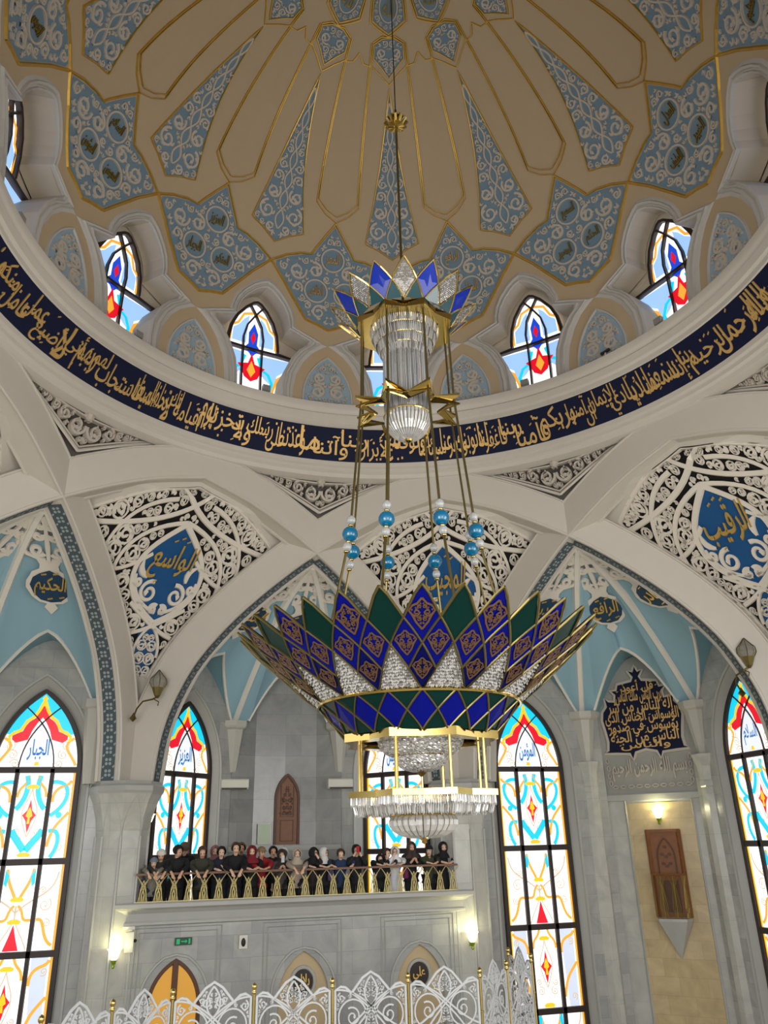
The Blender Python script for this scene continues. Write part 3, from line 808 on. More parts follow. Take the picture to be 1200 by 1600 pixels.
# cream margin round the lace and solid foot below it
rowsL = []
for z in np.linspace(2.0, 5.25, 16):
    w = .7071 * (N0 - T_U(z)) + .05
    rowsL.append([span(0)(x, z, .03) for x in np.linspace(-w, w, 5)])
mg.grid(rowsL)
for sg in (-1, 1):
    rr = []
    for z in list(np.linspace(5.2, 10.86, 50)):
        a = lace_w(z) if z > 5.32 else 0.; b = .7071 * (N0 - T_U(z)) + .05 if z < 10.3 else 4.4
        b = max(b, a)
        rr.append([span(0)(sg * (a + (b - a) * q), z, o) for q, o in ((0, -.1), (0, .03), (.5, .03), (1, .03))])
    mg.grid(rr)
rr = [[span(0)(x, z, .03) for x in np.linspace(-2.4, 2.4, 9)] for z in (10.86, 11.6)]; mg.grid(rr)
lc = MB()
for p, w in bands: lc.ribbon(p, w * .78, lambda x, z, o: span(0)(x, z, o), -.05, .02, 0, flat=.9)
strokes(lc, Sl, lambda x, z, o: span(0)(x, z, o), -.05, .0, 0, .9)
strokes(lc, low_scroll, lambda x, z, o: span(0)(x, z, o), -.05, .02, 0, .85)
lc.ribbon(LACEP, .045, lambda x, z, o: span(0)(x, z, o), -.1, .03, 0, closed=True)
td = MB(); P = TEAR
def fill_sym(mb, half, mp, z, mi=0, n=24):
    H = np.array(half); rows = []
    for s in np.linspace(H[:, 1].min() + .01, H[:, 1].max() - .01, n):
        w = interp(s, H[:, 1], H[:, 0]); rows.append([mp(x, s, z) for x in np.linspace(-w, w, 7)])
    mb.grid(rows, mi)
fill_sym(td, AL, lambda x, z, o: span(0)(x, z, o), -.06)
fill_sym(td, [(0, 5.25), (.28, 5.65), (.42, 6.3), (.3, 6.95)], lambda x, z, o: span(0)(x, z, o), -.08)
SP_NAMES = {-22.5: 'الواسع', 22.5: 'المجيب', 67.5: 'الرقيب', -67.5: 'الحكيم', 112.5: 'الحسيب', -112.5: 'الشهيد'}
proto = None
for az, nm in SP_NAMES.items():
    root = empty('wall_spandrel', kind='structure', label='cream pierced spandrel with blue teardrop over a column', category='spandrel')
    if proto is None:
        parts = [dark.obj('shade_backing', M['void'], root), mg.obj('spandrel_margin', M['white'], root), lc.obj('pierced_lattice', M['lace'], root), td.obj('blue_teardrop', M['plaqueblue'], root)]
        proto = parts
    else:
        for q in proto: dup(q, root)
    tt = MB(); mp = lambda x, z, o: span(0)(x, z, o)
    put_text(tt, nm, mp, .03, (-.72, 8.25, .72, 9.25), 0, bold=.014, thick=.06, shear=.15)
    for sx, sz in ((-.2, 9.3), (.22, 9.33), (.02, 9.4), (-.45, 8.15)):
        tt.ribbon([(sx, sz), (sx + .12, sz + .06)], .025, mp, 0, .03)
    tt.obj('gold_script', M['gold'], root)
    root.rotation_euler = (0, 0, -R(az))

# small pierced triangles between the arches and the ring
def tri(x, z, o=0.): 
    n = 11.35 - (z - 9.3) * .34
    return (x, n - o, z)
zt0, zt1 = 10.72, 12.05
def tri_w(z): return interp(z, [10.72, 11.0, 11.4, 11.75, 12.0, 12.05], [.02, .55, 1.25, 1.95, 2.5, 2.55])
def tri_top(x): return 11.72 + .05 * x * x
TP = [(0, 10.8), (.55, 11.08), (1.2, 11.4), (1.85, 11.7), (2.3, 11.88), (1.6, 11.8), (.8, 11.7), (0, 11.66)]
TPP = TP + [(-x, z) for x, z in TP[-2:0:-1]]
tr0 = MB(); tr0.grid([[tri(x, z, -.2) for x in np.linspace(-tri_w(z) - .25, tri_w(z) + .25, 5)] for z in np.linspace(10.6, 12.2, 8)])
tl = MB()
Stt = arabesque(inset(TPP, .03), (), .3, .04, 80, 9, .05, rcurl=.08)
for p, w in Stt: p[:, 1] = p[:, 1]
strokes(tl, Stt, tri, -.06, .08, 0, .8)
tl.ribbon(TPP, .03, tri, -.12, .02, 0, closed=True)
tl.sphere(tri(0, 11.72, -.02), .16, 8, 6)
tb = MB()
TO = [(0, 10.68), (1.2, 11.3), (2.75, 12.05)]
for sg in (-1, 1):
    tb.tube([tri(sg * x, z, .02) for x, z in TO], .05, 5)
t0 = empty('trim_triangle', kind='structure')
tr0.obj('shade_backing', mat('recess_shade', '55504c', .8), t0); tl.obj('pierced_lattice', M['relief'], t0); tb.obj('triangle_moulding', M['white'], t0)  # grey sheet behind the lattice, its colour stands for the hollow's shade
for k in range(1, 8):
    o = dup(t0); o.rotation_euler = (0, 0, -R(45 * k)); o.name = 'trim_triangle.%03d' % k

# ------------------------------------------------------------------ columns
def column(az):
    root = empty('wall_column', kind='structure', label='grey marble pier with a flared capital of pointed leaves', category='column')
    f = FR(az); c = f(14.75, 0, 0)
    mb = MB(); a0 = R(22.5) - R(az)
    def octa(prof, mi=0, uv=True):
        rows = [[(c[0] + r * math.cos(a0 + k * PI / 4), c[1] + r * math.sin(a0 + k * PI / 4), z) for k in range(9)] for r, z in prof]
        mb.grid(rows, mi, uv=[[(k * .55, z) for k in range(9)] for r, z in prof])
    octa([(.78, FLOOR), (.78, .5), (.8, .55), (.86, .9), (1.0, 1.35), (1.12, 1.6)])
    mb.obj('shaft', M['marblel'], root)
    cp = MB()
    def octc(prof):
        cp.grid([[(c[0] + r * math.cos(a0 + k * PI / 4), c[1] + r * math.sin(a0 + k * PI / 4), z) for k in range(9)] for r, z in prof])
    octc([(1.12, 1.58), (1.16, 1.66), (1.16, 1.8), (1.08, 1.86), (1.04, 1.95), (0.2, 1.95)])
    for k in range(8):   # pointed leaf ribs wrapping the flare
        am = a0 + (k + .5) * PI / 4
        for sg in (-1, 1):
            pts = []
            for q in np.linspace(0, 1, 9):
                z = .35 + 1.2 * q; r = interp(z, [.35, .5, .9, 1.35, 1.6], [.74, .76, .82, .96, 1.08]) * .985
                aa = am + sg * PI / 8 * (1 - q ** 1.8) * 1.0
                cc = math.cos(PI / 8) / max(math.cos(((aa - a0) % (PI / 4)) - PI / 8), .5)
                pts.append((c[0] + (r + .02) * cc * math.cos(aa), c[1] + (r + .02) * cc * math.sin(aa), z))
            cp.tube(pts, .035, 5)
        cp.tube([(c[0] + .79 * math.cos(a0 + k * PI / 4), c[1] + .79 * math.sin(a0 + k * PI / 4), z) for z in (FLOOR, .35)], .045, 5)
    cp.obj('capital', M['stone'], root)
    return root
for az in (-112.5, -67.5, -22.5, 22.5, 67.5, 112.5): column(az)

# ------------------------------------------------------------------ bays: walls, vaults
def wall_arch(mb, f, n, t0, t1, z0, z1, arch, mi=0):
    """flat wall at distance n with an arched opening"""
    a = arch; tl, tr = a[0][0], a[-1][0]
    def q(ta, za, tb, zb_):
        mb.quad(f(n, ta, za), f(n, tb, za), f(n, tb, zb_), f(n, ta, zb_), mi, [(ta, za), (tb, za), (tb, zb_), (ta, zb_)])
    q(t0, z0, tl, z1); q(tr, z0, t1, z1)
    for (xa, za), (xb, zb_) in zip(a[:-1], a[1:]):
        if abs(xa - xb) < 1e-6: continue
        mb.quad(f(n, xa, za), f(n, xb, zb_), f(n, xb, z1), f(n, xa, z1), mi, [(xa, za), (xb, zb_), (xb, z1), (xa, z1)])
WN, WW = 14.0, 13.75
nwin = [12]
def text_window(frame_az, tc, word):
    nwin[0] += 1
    f = FR(frame_az)
    root = empty('window_%d' % nwin[0], kind='structure', label='tall pointed stained glass window lettered in blue', category='window')
    def wp(x, z, o=0.): return f(WN - o, tc + x, z)
    hw, za, zs = 1.3, 4.85, 2.40
    zbot = -6.1
    g = MB(); mats = ['w', 'cyan', 'red', 'yel', 'ochre', 'line', 'blue', 'w2', 'dots']
    ar = pointed(hw, zs, za, 14)
    g.prism([(-hw, zbot)] + ar + [(hw, zbot)], wp, 0, 0, 0, side=False)
    # head: cyan apex, red ogee with gold border, blue name
    def aw(z): # half width of arch at z
        H = ar[:15]; return -interp(z, [p[1] for p in H], [p[0] for p in H])
    cy = [(0, 4.82)] + [(aw(z), z) for z in np.linspace(4.75, 3.5, 8)] + [(.55, 3.35), (.45, 3.75), (.14, 4.1), (.0, 4.3)]
    for sg in (-1, 1): g.prism([(sg * x, z) for x, z in cy], wp, 0, .012, 1, side=False)
    og = [(0, 4.5), (.1, 4.2), (.22, 3.98), (.38, 3.86), (.48, 3.72), (.54, 3.56), (.68, 3.5), (.84, 3.42), (.84, 3.3), (.7, 3.2), (.5, 3.26), (.36, 3.3), (.26, 3.6), (.12, 3.85), (0, 4.0)]
    for sg in (-1, 1):
        g.prism([(sg * x, z) for x, z in og], wp, 0, .02, 2, side=False)
        g.ribbon([(sg * x, z) for x, z in [(0, 4.55), (.13, 4.23), (.26, 4.02), (.45, 3.88), (.54, 3.7), (.62, 3.58), (.78, 3.52), (.92, 3.4), (.9, 3.24)]], .05, wp, .022, .026, 3)
        g.ribbon([(sg * x, z) for x, z in bez((1.05, 3.35), (.6, 3.1), (1.0, 2.9), (1.18, 2.5), 10)], .045, wp, .014, .018, 4)
        for k in range(3):
            p, w = curl(sg * (.85 - .1 * k), 3.1 - .27 * k, .16, 1 + k, sg, .018); g.ribbon(p, w, wp, .012, .016, 5)
    g.prism([(0, 4.72), (-.09, 4.6), (-.03, 4.55), (-.1, 4.45), (0, 4.35), (.1, 4.45), (.03, 4.55), (.09, 4.6)], wp, 0, .03, 3, side=False)
    inn = [(x, z) for x, z in pointed(.46, 2.45, 3.95, 8)]
    g.prism(inn, wp, 0, .016, 7, side=False)
    put_text(g, word, wp, .03, (-.32, 2.66, .32, 3.32), 6, bold=.02)
    g.prism([(-.08, 2.5), (.08, 2.5), (.05, 2.62), (-.05, 2.62)], wp, 0, .03, 3, side=False)
    # repeated rows
    rows = [(2.30, -.22), (-.40, -2.72), (-2.9, -5.2)]
    def RR(z): return z
    def dia(zc, h, w):
        g.prism([(0, zc + h), (-w * .35, zc + h * .35), (-w, zc + h * .05), (-w * .4, zc - h * .3), (-w * .25, zc - h * .6), (0, zc - h), (w * .25, zc - h * .6), (w * .4, zc - h * .3), (w, zc + h * .05), (w * .35, zc + h * .35)], wp, 0, .02, 2, side=False)
        g.prism([(0, zc + h * .55), (-w * .3, zc + h * .3), (-w * .5, zc), (-w * .15, zc - h * .1), (-w * .22, zc - h * .45), (w * .22, zc - h * .45), (w * .15, zc - h * .1), (w * .5, zc), (w * .3, zc + h * .3)], wp, 0, .03, 3, side=False)
    def knot(zc): g.prism([(-.16, zc - .05), (.16, zc - .05), (.2, zc + .02), (.1, zc + .08), (-.1, zc + .08), (-.2, zc + .02)], wp, 0, .03, 3, side=False)
    for blk, z in enumerate((2.3, -2.72)):
        first = blk == 0
        c1 = 1 if first else 4
        dia(z - 1.3, .5, .2); knot(z - .45); knot(z - 2.42)
        for sg in (-1, 1):
            B = lambda pts, w, mi, n=12: g.ribbon([(sg * x, zz) for x, zz in bez(*pts, n)], w, wp, .014, .018, mi)
            B(((.14, z - .1), (.2, z - .5), (.4, z - .35), (.42, z - .75)), .04, 4)
            B(((0, z - .5), (.12, z - 1.1), (.42, z - 1.0), (.0, z - 1.9)), .018, 5)
            if first:
                B(((.2, z - .1), (.05, z - .6), (.3, z - 1.0), (.42, z - 1.1)), .075, 1)
                B(((.45, z - 1.7), (.35, z - 1.9), (.15, z - 2.1), (.02, z - 2.3)), .1, 1)
                B(((.55, z - .3), (1.15, z - .2), (1.25, z - .9), (.6, z - 1.3)), .06, 1)
                B(((.62, z - 1.75), (1.0, z - 1.6), (1.0, z - 2.2), (.75, z - 2.5)), .06, 1)
                g.prism([(sg * (.86 + .1 * math.cos(a)), z - 1.28 + .1 * math.sin(a)) for a in np.linspace(0, 2 * PI, 9)[:-1]], wp, 0, .022, 1, side=False)
            B(((.62, z - .9), (.6, z - .3), (1.1, z - .5), (1.12, z - .25)), .045, 4)
            B(((1.15, z - 1.2), (.9, z - 1.5), (.7, z - 1.6), (.62, z - 2.2)), .045, 4)
            for k, (x, dz, r) in enumerate(((.25, 2.0, .14), (.3, 1.75, .1), (1.0, .55, .12), (.95, 2.2, .12))):
                p, w = curl(sg * x, z - dz, r, 2 + k, sg, .016); g.ribbon(p, w, wp, .012, .016, 5)
    for z in (-.4, -5.2):
        knot(z - .95); knot(z - 1.55)
        g.prism([(0, z - 1.6), (-.1, z - 1.95), (-.22, z - 2.3), (.22, z - 2.3), (.1, z - 1.95)], wp, 0, .02, 2, side=False)
        for sg in (-1, 1):
            B = lambda pts, w, mi, n=12: g.ribbon([(sg * x, zz) for x, zz in bez(*pts, n)], w, wp, .014, .018, mi)
            B(((.38, z - .1), (.3, z - .6), (.12, z - .7), (.04, z - 1.0)), .045, 4)
            B(((.05, z - 1.1), (.3, z - 1.3), (.1, z - 1.55), (.45, z - 1.5)), .04, 4)
            B(((.0, z - 1.1), (-.1, z - 1.6), (.3, z - 1.9), (.42, z - 2.3)), .018, 5)
            B(((.6, z - 1.5), (.9, z - 1.4), (.75, z - 2.0), (1.12, z - 2.2)), .045, 4)
            B(((.0, z - 1.3), (.5, z - .8), (1.0, z - .9), (1.1, z - .2)), .025, 5)
            g.prism([(sg * x, z + q) for x, q in ((.42, -.1), (.3, -.3), (.36, -.6), (.44, -.5))], wp, 0, .02, 1, side=False)
            for k, (x, dz, r) in enumerate(((.8, 1.1, .2), (.9, 1.6, .12), (.7, .7, .1))):
                p, w = curl(sg * x, z - dz, r, 1 + k, -sg, .016); g.ribbon(p, w, wp, .012, .016, 5)
    for sg in (-1, 1):
        g.prism([(sg * 1.29, 2.3), (sg * 1.15, 2.3), (sg * 1.15, zbot), (sg * 1.29, zbot)], wp, 0, .012, 3 if sg < 0 else 4, side=False)
        g.prism([(sg * .62, -2.9), (sg * 1.1, -2.9), (sg * 1.1, -5.2), (sg * .75, -5.2)], wp, 0, .006, 8, side=False)
    # quarry lattice over the lower lights (fine lead lines)
    g.obj('glass_pane', [G[k] for k in mats], root)
    fm = MB()
    fm.ribbon([(-hw, zbot)] + ar + [(hw, zbot)], .085, wp, -.05, .1, 0)
    for z in (2.37, -.31, -2.81, -5.3): fm.ribbon([(-hw + .03, z), (0, z), (hw - .03, z)], .095, wp, 0, .09, 0, flat=.9)
    for sg in (-1, 1):
        fm.ribbon([(sg * .52, 2.4), (sg * .52, -2), (sg * .52, zbot)], .07, wp, 0, .09, 0, flat=.85)
        fm.ribbon([(sg * x, z) for x, z in bez((.52, 2.4), (.5, 3.1), (.25, 3.7), (-.55, 4.35), 12)], .022, wp, .02, .06, 0)
    fm.obj('window_frame', M['wframe'], root)
    return root

def sev_surface(L, V):
    """severy between a lower boundary curve L(u) and the node V"""
    L = [Vector(p) for p in L]; V = Vector(V); n = len(L)
    cum = [0]
    for a, b in zip(L[:-1], L[1:]): cum.append(cum[-1] + (b - a).length)
    cum = [c / cum[-1] for c in cum]
    def at(u, v):
        u = min(max(u, 0), 1)
        k = min(max(int(np.searchsorted(cum, u)) - 1, 0), n - 2)
        q = (u - cum[k]) / max(cum[k + 1] - cum[k], 1e-6); p = L[k].lerp(L[k + 1], q)
        g = 1 - (1 - v) ** 1.5
        return Vector((p.x + (V.x - p.x) * v, p.y + (V.y - p.y) * v, p.z + (V.z - p.z) * g))
    return at, cum
def cartouche(root, at, uc, word, vc=.33, lab=None):
    c = at(uc, vc); axis = Vector((0, 0, 0))
    th = at(min(uc + .1, 1), .45) - at(max(uc - .1, 0), .45); th.z = 0; th.normalize()
    if th.x * c.y - th.y * c.x < 0: th = -th
    def mp(x, y, o=0.):
        v = min(max(vc + y / 5.0, .0), .985)
        p = at(uc, v); d = at(uc, min(v + .02, 1)) - at(uc, v - .02)
        nn = d.cross(th).normalized()
        if nn.z > 0: nn = -nn
        q = p + th * x + nn * (o + .03)
        return (q.x, q.y, q.z)
    out = [(.0, -.98), (.2, -.75), (.12, -.62), (.35, -.58), (.55, -.42), (.72, -.12), (.7, .12), (.6, .3), (.52, .48), (.3, .62), (.27, .78), (.36, .98)]
    lf = [(.62, 1.15), (.72, 1.45), (.62, 1.85), (.48, 2.15), (.4, 2.5), (.3, 2.75), (.18, 2.9), (.0, 3.0)]
    mb = MB(); half = out
    fill_sym2(mb, half, mp, .05, 0); 
    ctr = [(0, .9)] + [(.36, .98)] + lf
    for sg in (-1, 1):
        mb.ribbon([(sg * x, y) for x, y in [(.1, .95)] + lf], .07, mp, .0, .07, 0)
        for cx, cy, r, a0 in ((.3, 1.35, .24, 3.6), (.25, 1.95, .18, 2.4), (.16, 2.4, .12, 2.)):
            p, w = curl(sg * cx, cy, r, a0 if sg > 0 else PI - a0, sg, .075, 1.2); mb.ribbon(p, w, mp, 0, .08, 0)
        p, w = leaf(sg * .5, 1.75, .6, PI / 2 + sg * .35, .12); mb.ribbon(p, w, mp, 0, .08, 0)
        p, w = leaf(sg * .22, 2.7, .5, PI / 2 + sg * .5, .1); mb.ribbon(p, w, mp, 0, .08, 0)
    mb.ribbon([(0, .9), (0, 1.6), (0, 2.3), (0, 2.98)], np.array([.06, .09, .06, .12]), mp, 0, .07, 0)
    mb.obj('carved_surround', M['lace'], root)
    d = MB()
    fill_sym2(d, [(0, -.56), (.3, -.5), (.5, -.3), (.6, 0), (.5, .28), (.3, .45), (0, .6)], mp, .065, 0)
    d.obj('blue_field', M['deepblue'], root)
    t = MB(); put_text(t, word, mp, .11, (-.46, -.36, .46, .38), 0, bold=.014, thick=.05, shear=.1)
    for x, y in ((-.25, .42), (.1, .48), (-.1, -.44), (.25, -.36)): t.ribbon([(x, y), (x + .16, y + .05)], .022, mp, .07, .11)
    t.obj('gold_script', M['gold'], root)
def fill_sym2(mb, half, mp, z, mi=0):
    rows = []
    for i, (x, y) in enumerate(half):
        rows.append([mp(q, y, z) for q in np.linspace(-x, x, 5)])
    mb.grid(rows, mi)
def bay(b, words, cart, names):
    f = FR(b); sfx = names
    def tobay(p): x, y, z = p; s, c = math.sin(R(b)), math.cos(R(b)); return (x * s + y * c, x * c - y * s, z)
    vroot = empty('ceiling_vault', kind='structure', label='pale blue ribbed vault over a window bay', category='vault')
    wroot = empty('wall_' + sfx, kind='structure', label='grey marble walls of a window bay', category='wall')
    V0 = (12.07, 0., Z_S(4.62) + .02)
    wm = MB(); rm = MB(); vs = MB(); web = MB(); ribs = MB()
    for sd in (1, -1):                       # 1: right wall, -1: left wall
        wf = FR(b + 45 * sd); tcn = -8.5 * sd
        ar = [(x + tcn, z) for x, z in pointed(1.66, 2.4, 5.35, 14)]
        lo, hi = (-11.46, -5.8) if sd > 0 else (5.8, 11.46)
        arch = [(ar[0][0], FLOOR)] + ar + [(ar[-1][0], FLOOR)]
        wall_arch(wm, wf, WW, lo, hi, FLOOR, 7.2, arch)
        ai = [(x + tcn, z) for x, z in pointed(1.37, 2.4, 4.95, 14)]; ai = [(ai[0][0], FLOOR)] + ai + [(ai[-1][0], FLOOR)]
        rm.grid([[wf(WW - .05, *a), wf(WW, a[0] * .9 + c[0] * .1, a[1] * .9 + c[1] * .1), wf(WN, *c), wf(WN + .02, (c[0] - tcn) * .92 + tcn, c[1] - (.12 if c[1] > 2.3 else 0))] for a, c in zip(arch, ai)], 0)
        rm.tube([wf(WW, x, z) for x, z in arch], .06, 5)
        word = words[0 if sd < 0 else 1]
        if word: text_window(b + 45 * sd, tcn, word)
        # lower boundary of the side severy, wall frame then bay frame
        fa = FR(b - 22.5 * sd)
        p_rib = fa(11.05, 9.15 * sd, 4.5)
        lun = []
        for q in np.linspace(0, 1, 8): lun.append(wf(WW - 1.32 * q ** 1.5, sd * (-7.0 - 1.5 * q), 4.5 + 2.01 * (1 - (1 - q) ** 1.6)))
        for q in np.linspace(1, 0, 8)[1:]: lun.append(wf(WW - 1.32 * q ** 1.5, sd * (-10.6 + 2.1 * q), 4.45 + 2.06 * (1 - (1 - q) ** 1.6)))
        corb = f(17.45, sd * 2.1, 4.45)
        L = [p_rib] + lun + [corb]
        at, cum = sev_surface(L, f(*V0))
        us = sorted(set(cum + list(np.linspace(0, 1, 9)))); vv = np.linspace(0, 1, 15)
        vs.grid([[at(u, v) for u in us] for v in vv if v <= .715], 0); vs.grid([[at(u, v) for u in us] for v in vv if v >= .712], 1)
        ca_, sa_ = math.cos(R(b + 45 * sd)), math.sin(R(b + 45 * sd))
        web.grid([[p, wf(WW + .02, p[0] * ca_ - p[1] * sa_, p[2])] for p in lun])
        ribs.tube(lun, .06, 6)
        if sd in cart: 
            croot = cart[sd]
            rt = empty('calligraphy_medallion', label=croot[1], category='medallion', group='carved name medallions under the vaults')
            cartouche(rt, at, (cum[7] + cum[8]) / 2 + .0, croot[0])
        # main rib
        ribs.tube([at(1, v) + Vector((0, 0, -.02)) for v in np.linspace(0, 1, 14)], .15, 6)
        # foot block against the column
        c = wf(13.55, sd * -6.75, 0)
        rm.lathe([(.26, 1.9), (.46, 4.2), (.56, 4.25), (.56, 4.5), (.1, 4.5)], 8, c, 1)
    lun = []
    for q in np.linspace(0, 1, 8): lun.append(f(17.3 - 1.0 * q ** 1.4, -1.55 + 1.55 * q, 4.45 + 2.0 * (1 - (1 - q) ** 1.6)))
    lun += [(lambda p: f(p[0], -p[1], p[2]))(tobay(p)) for p in lun[-2::-1]]
    L = [f(17.45, -2.1, 4.45)] + lun + [f(17.45, 2.1, 4.45)]
    at, cum = sev_surface(L, f(*V0)); us = sorted(set(cum + list(np.linspace(0, 1, 9)))); vv = np.linspace(0, 1, 15)
    vs.grid([[at(u, v) for u in us] for v in vv if v <= .715], 0); vs.grid([[at(u, v) for u in us] for v in vv if v >= .712], 1)
    web.grid([[p, (lambda q: f(18.1, q[1], q[2]))(tobay(p))] for p in lun])
    ribs.tube(lun, .06, 6)
    if 0 in cart:
        rt = empty('calligraphy_medallion', label=cart[0][1], category='medallion', group='carved name medallions under the vaults')
        cartouche(rt, at, .5, cart[0][0])
    for sd in (1, -1):
        c = f(17.45, sd * 2.1, 0)
        rm.lathe([(.18, 2.55), (.2, 2.6), (.44, 4.1), (.56, 4.16), (.6, 4.22), (.6, 4.42), (.1, 4.45)], 8, c, 1, a0=R(22.5))
    wm.obj('marble_wall', M['marble'], wroot)
    rm.obj('window_surround', [M['stone'], M['corbel']], wroot)
    o = vs.obj('vault_severy', [M['sky'], M['vgrey']], vroot, True)
    web.obj('lunette', M['skyd'], vroot); ribs.obj('vault_rib', M['whiteb'], vroot)
    return wroot
bay(0, ('العزيز', 'المهيمن'), {-1: ('الحكيم', 'gold lettered carved medallion on left vault severy above the balcony'), 0: ('الودود', 'gold lettered carved medallion above the balcony door, behind the chandelier'), 1: ('المجيد', 'gold lettered carved medallion on right vault severy above the balcony')}, 'gallery')
bay(45, ('المؤمن', 'السلام'), {-1: ('البديع', 'gold lettered carved medallion half hidden by right tips of chandelier'), 0: ('الرافع', 'gold lettered carved medallion above the navy calligraphy plaque'), 1: ('القادر', 'gold lettered carved medallion hugging the arch right of navy plaque')}, 'right')
bay(-45, ('', 'الجبار'), {1: ('الحكيم', 'gold lettered carved medallion above the leftmost tall window'), 0: ('الكريم', 'carved medallion cut by the left edge of the photo')}, 'left')
bay(90, ('القدوس', 'الملك'), {}, 'far_right')
bay(-90, ('المتكبر', 'الخالق'), {}, 'far_left')
fl = MB(); fl.quad((-40, -40, FLOOR), (40, -40, FLOOR), (40, 40, FLOOR), (-40, 40, FLOOR), 0, [(-40, -40), (40, -40), (40, 40), (-40, 40)])
fl.obj('floor', M['floor'], kind='structure')
# ------------------------------------------------------------------ gallery bay: niche wall, balcony, wall beneath
def tagged(name, label, cat, loc=(0, 0, 0), rz=0., group=None):
    o = empty(name, loc, rz, label=label, category=cat)
    if group: o['group'] = group
    return o
def uvq(mb, f, n, t0, t1, z0, z1, mi=0):
    mb.quad(f(n, t0, z0), f(n, t1, z0), f(n, t1, z1), f(n, t0, z1), mi, [(t0, z0), (t1, z0), (t1, z1), (t0, z1)])
B0 = FR(0); B45 = FR(45)
g = empty('wall_niche', kind='structure')
mb = MB()
cols = [(17.3, -2.1), (17.75, -1.2), (17.9, 0), (17.75, 1.2), (17.3, 2.1)]
for (n0, a), (n1, c) in zip(cols[:-1], cols[1:]):
    mb.quad(B0(n0, a, FLOOR), B0(n1, c, FLOOR), B0(n1, c, 7), B0(n0, a, 7), 0, [(a, FLOOR), (c, FLOOR), (c, 7), (a, 7)])
mb.obj('niche_marble', M['marbled'], g)
lb = MB()
for (n0, a), (n1, c) in zip(cols[:-1], cols[1:]): lb.bar(B0(n0 - .03, a, -.12), B0(n1 - .03, c, -.12), .1, .16)
lb.obj('ledge', M['stone'], g)
def bx(f, n0, n1, t0, t1, z0, z1, mb, mi=0):
    V = [f(n, t, z) for n in (n0, n1) for t in (t0, t1) for z in (z0, z1)]
    mb.add(V, [(0, 1, 3, 2), (4, 6, 7, 5), (0, 4, 5, 1), (2, 3, 7, 6), (0, 2, 6, 4), (1, 5, 7, 3)], mi)
def arched_door(name, f, n, tc, hw, zb, zs, za, parent, kind):
    d = empty(name, (0, 0, 0), kind='structure')
    mp = lambda x, z, o=0.: f(n - o, tc + x, z)
    ar = [(-hw, zb)] + pointed(hw, zs, za, 8) + [(hw, zb)]
    a = MB(); a.prism(ar, mp, -.02, .03, 0)
    if kind == 'wood':
        for z0, z1 in ((zb + .12, zb + .85), (zb + .98, zs + .55)):
            pl = [(-hw * .55, z0), (-hw * .55, z1)] + ([(0, z1 + .28)] if z1 > zs else []) + [(hw * .55, z1), (hw * .55, z0)]
            a.ribbon(pl, .025, mp, .03, .05, 1, closed=True)
        S = arabesque([(-.2, zs - .6), (.2, zs - .6), (.22, zs), (0, zs + .7), (-.22, zs)], (), .12, .03, 20, 3, .03)
        strokes(a, S, mp, .03, .055, 1)
    a.obj('door_leaf', [M['wood'], M['woodd']], d)
    b = MB(); b.ribbon(ar, .055, mp, 0, .09, 0); b.obj('door_frame', M['woodd'], d)
    if kind == 'wood':
        k = MB(); k.sphere(mp(-hw * .62, zb + 1.1, .07), .03, 8, 6); k.obj('door_handle', M['brass'], d)
    return d
arched_door('door_1', B0, 17.86, .1, .44, .0, 1.6, 2.5, None, 'wood')
# niche of the right bay
g = empty('wall_niche', kind='structure')
mb = MB()
uvq(mb, B45, 18.0, -1.85, 1.85, FLOOR, 7.2); mb.obj('niche_marble', M['marblel'], g)
mb = MB(); bx(B45, 17.9, 18.02, -1.62, 1.66, 1.36, 6.6, mb)
mb = MB()
ar = pointed(1.72, 4.2, 6.42, 12); mb.prism([(-1.62, 1.4)] + [(x * .95, z) for x, z in ar] + [(1.66, 1.4)], lambda x, z, o=0.: B45(18 - o, x, z), 0, .05, 0)
mb.obj('plaster_panel', mat('grey_plaster', '9b9a94', .6), g)
mb = MB(); uvq(mb, B45, 17.95, -1.02, 1.33, FLOOR, 1.1); mb.obj('beige_marble', M['beige'], g)
mb = MB(); bx(B45, 17.82, 18.05, -1.8, 1.85, 1.2, 1.4, mb)
for s in (-1.02, 1.33): mb.bar(B45(17.94, s, FLOOR), B45(17.94, s, 1.2), .05, .05)
mb.obj('sill_moulding', M['stone'], g)
for sd in (-1, 1):
    p = empty('trim_pilaster', kind='structure'); c = B45(17.55, sd * 2.15, 0); mb = MB()
    prof = [(.36, FLOOR), (.36, 1.5), (.38, 1.55), (.38, 1.7), (.36, 1.75), (.4, 2.2), (.5, 2.5), (.52, 2.6), (.4, 2.62)]
    mb.grid([[(c[0] + r * math.cos(R(22.5) + k * PI / 4), c[1] + r * math.sin(R(22.5) + k * PI / 4), z) for k in range(9)] for r, z in prof], 0, uv=[[(k * .3, z) for k in range(9)] for r, z in prof])
    mb.obj('pilaster', M['marblel'], p)
    c = FR(45 + 45 * sd)(13.72, sd * -10.35, 0); mb = MB()
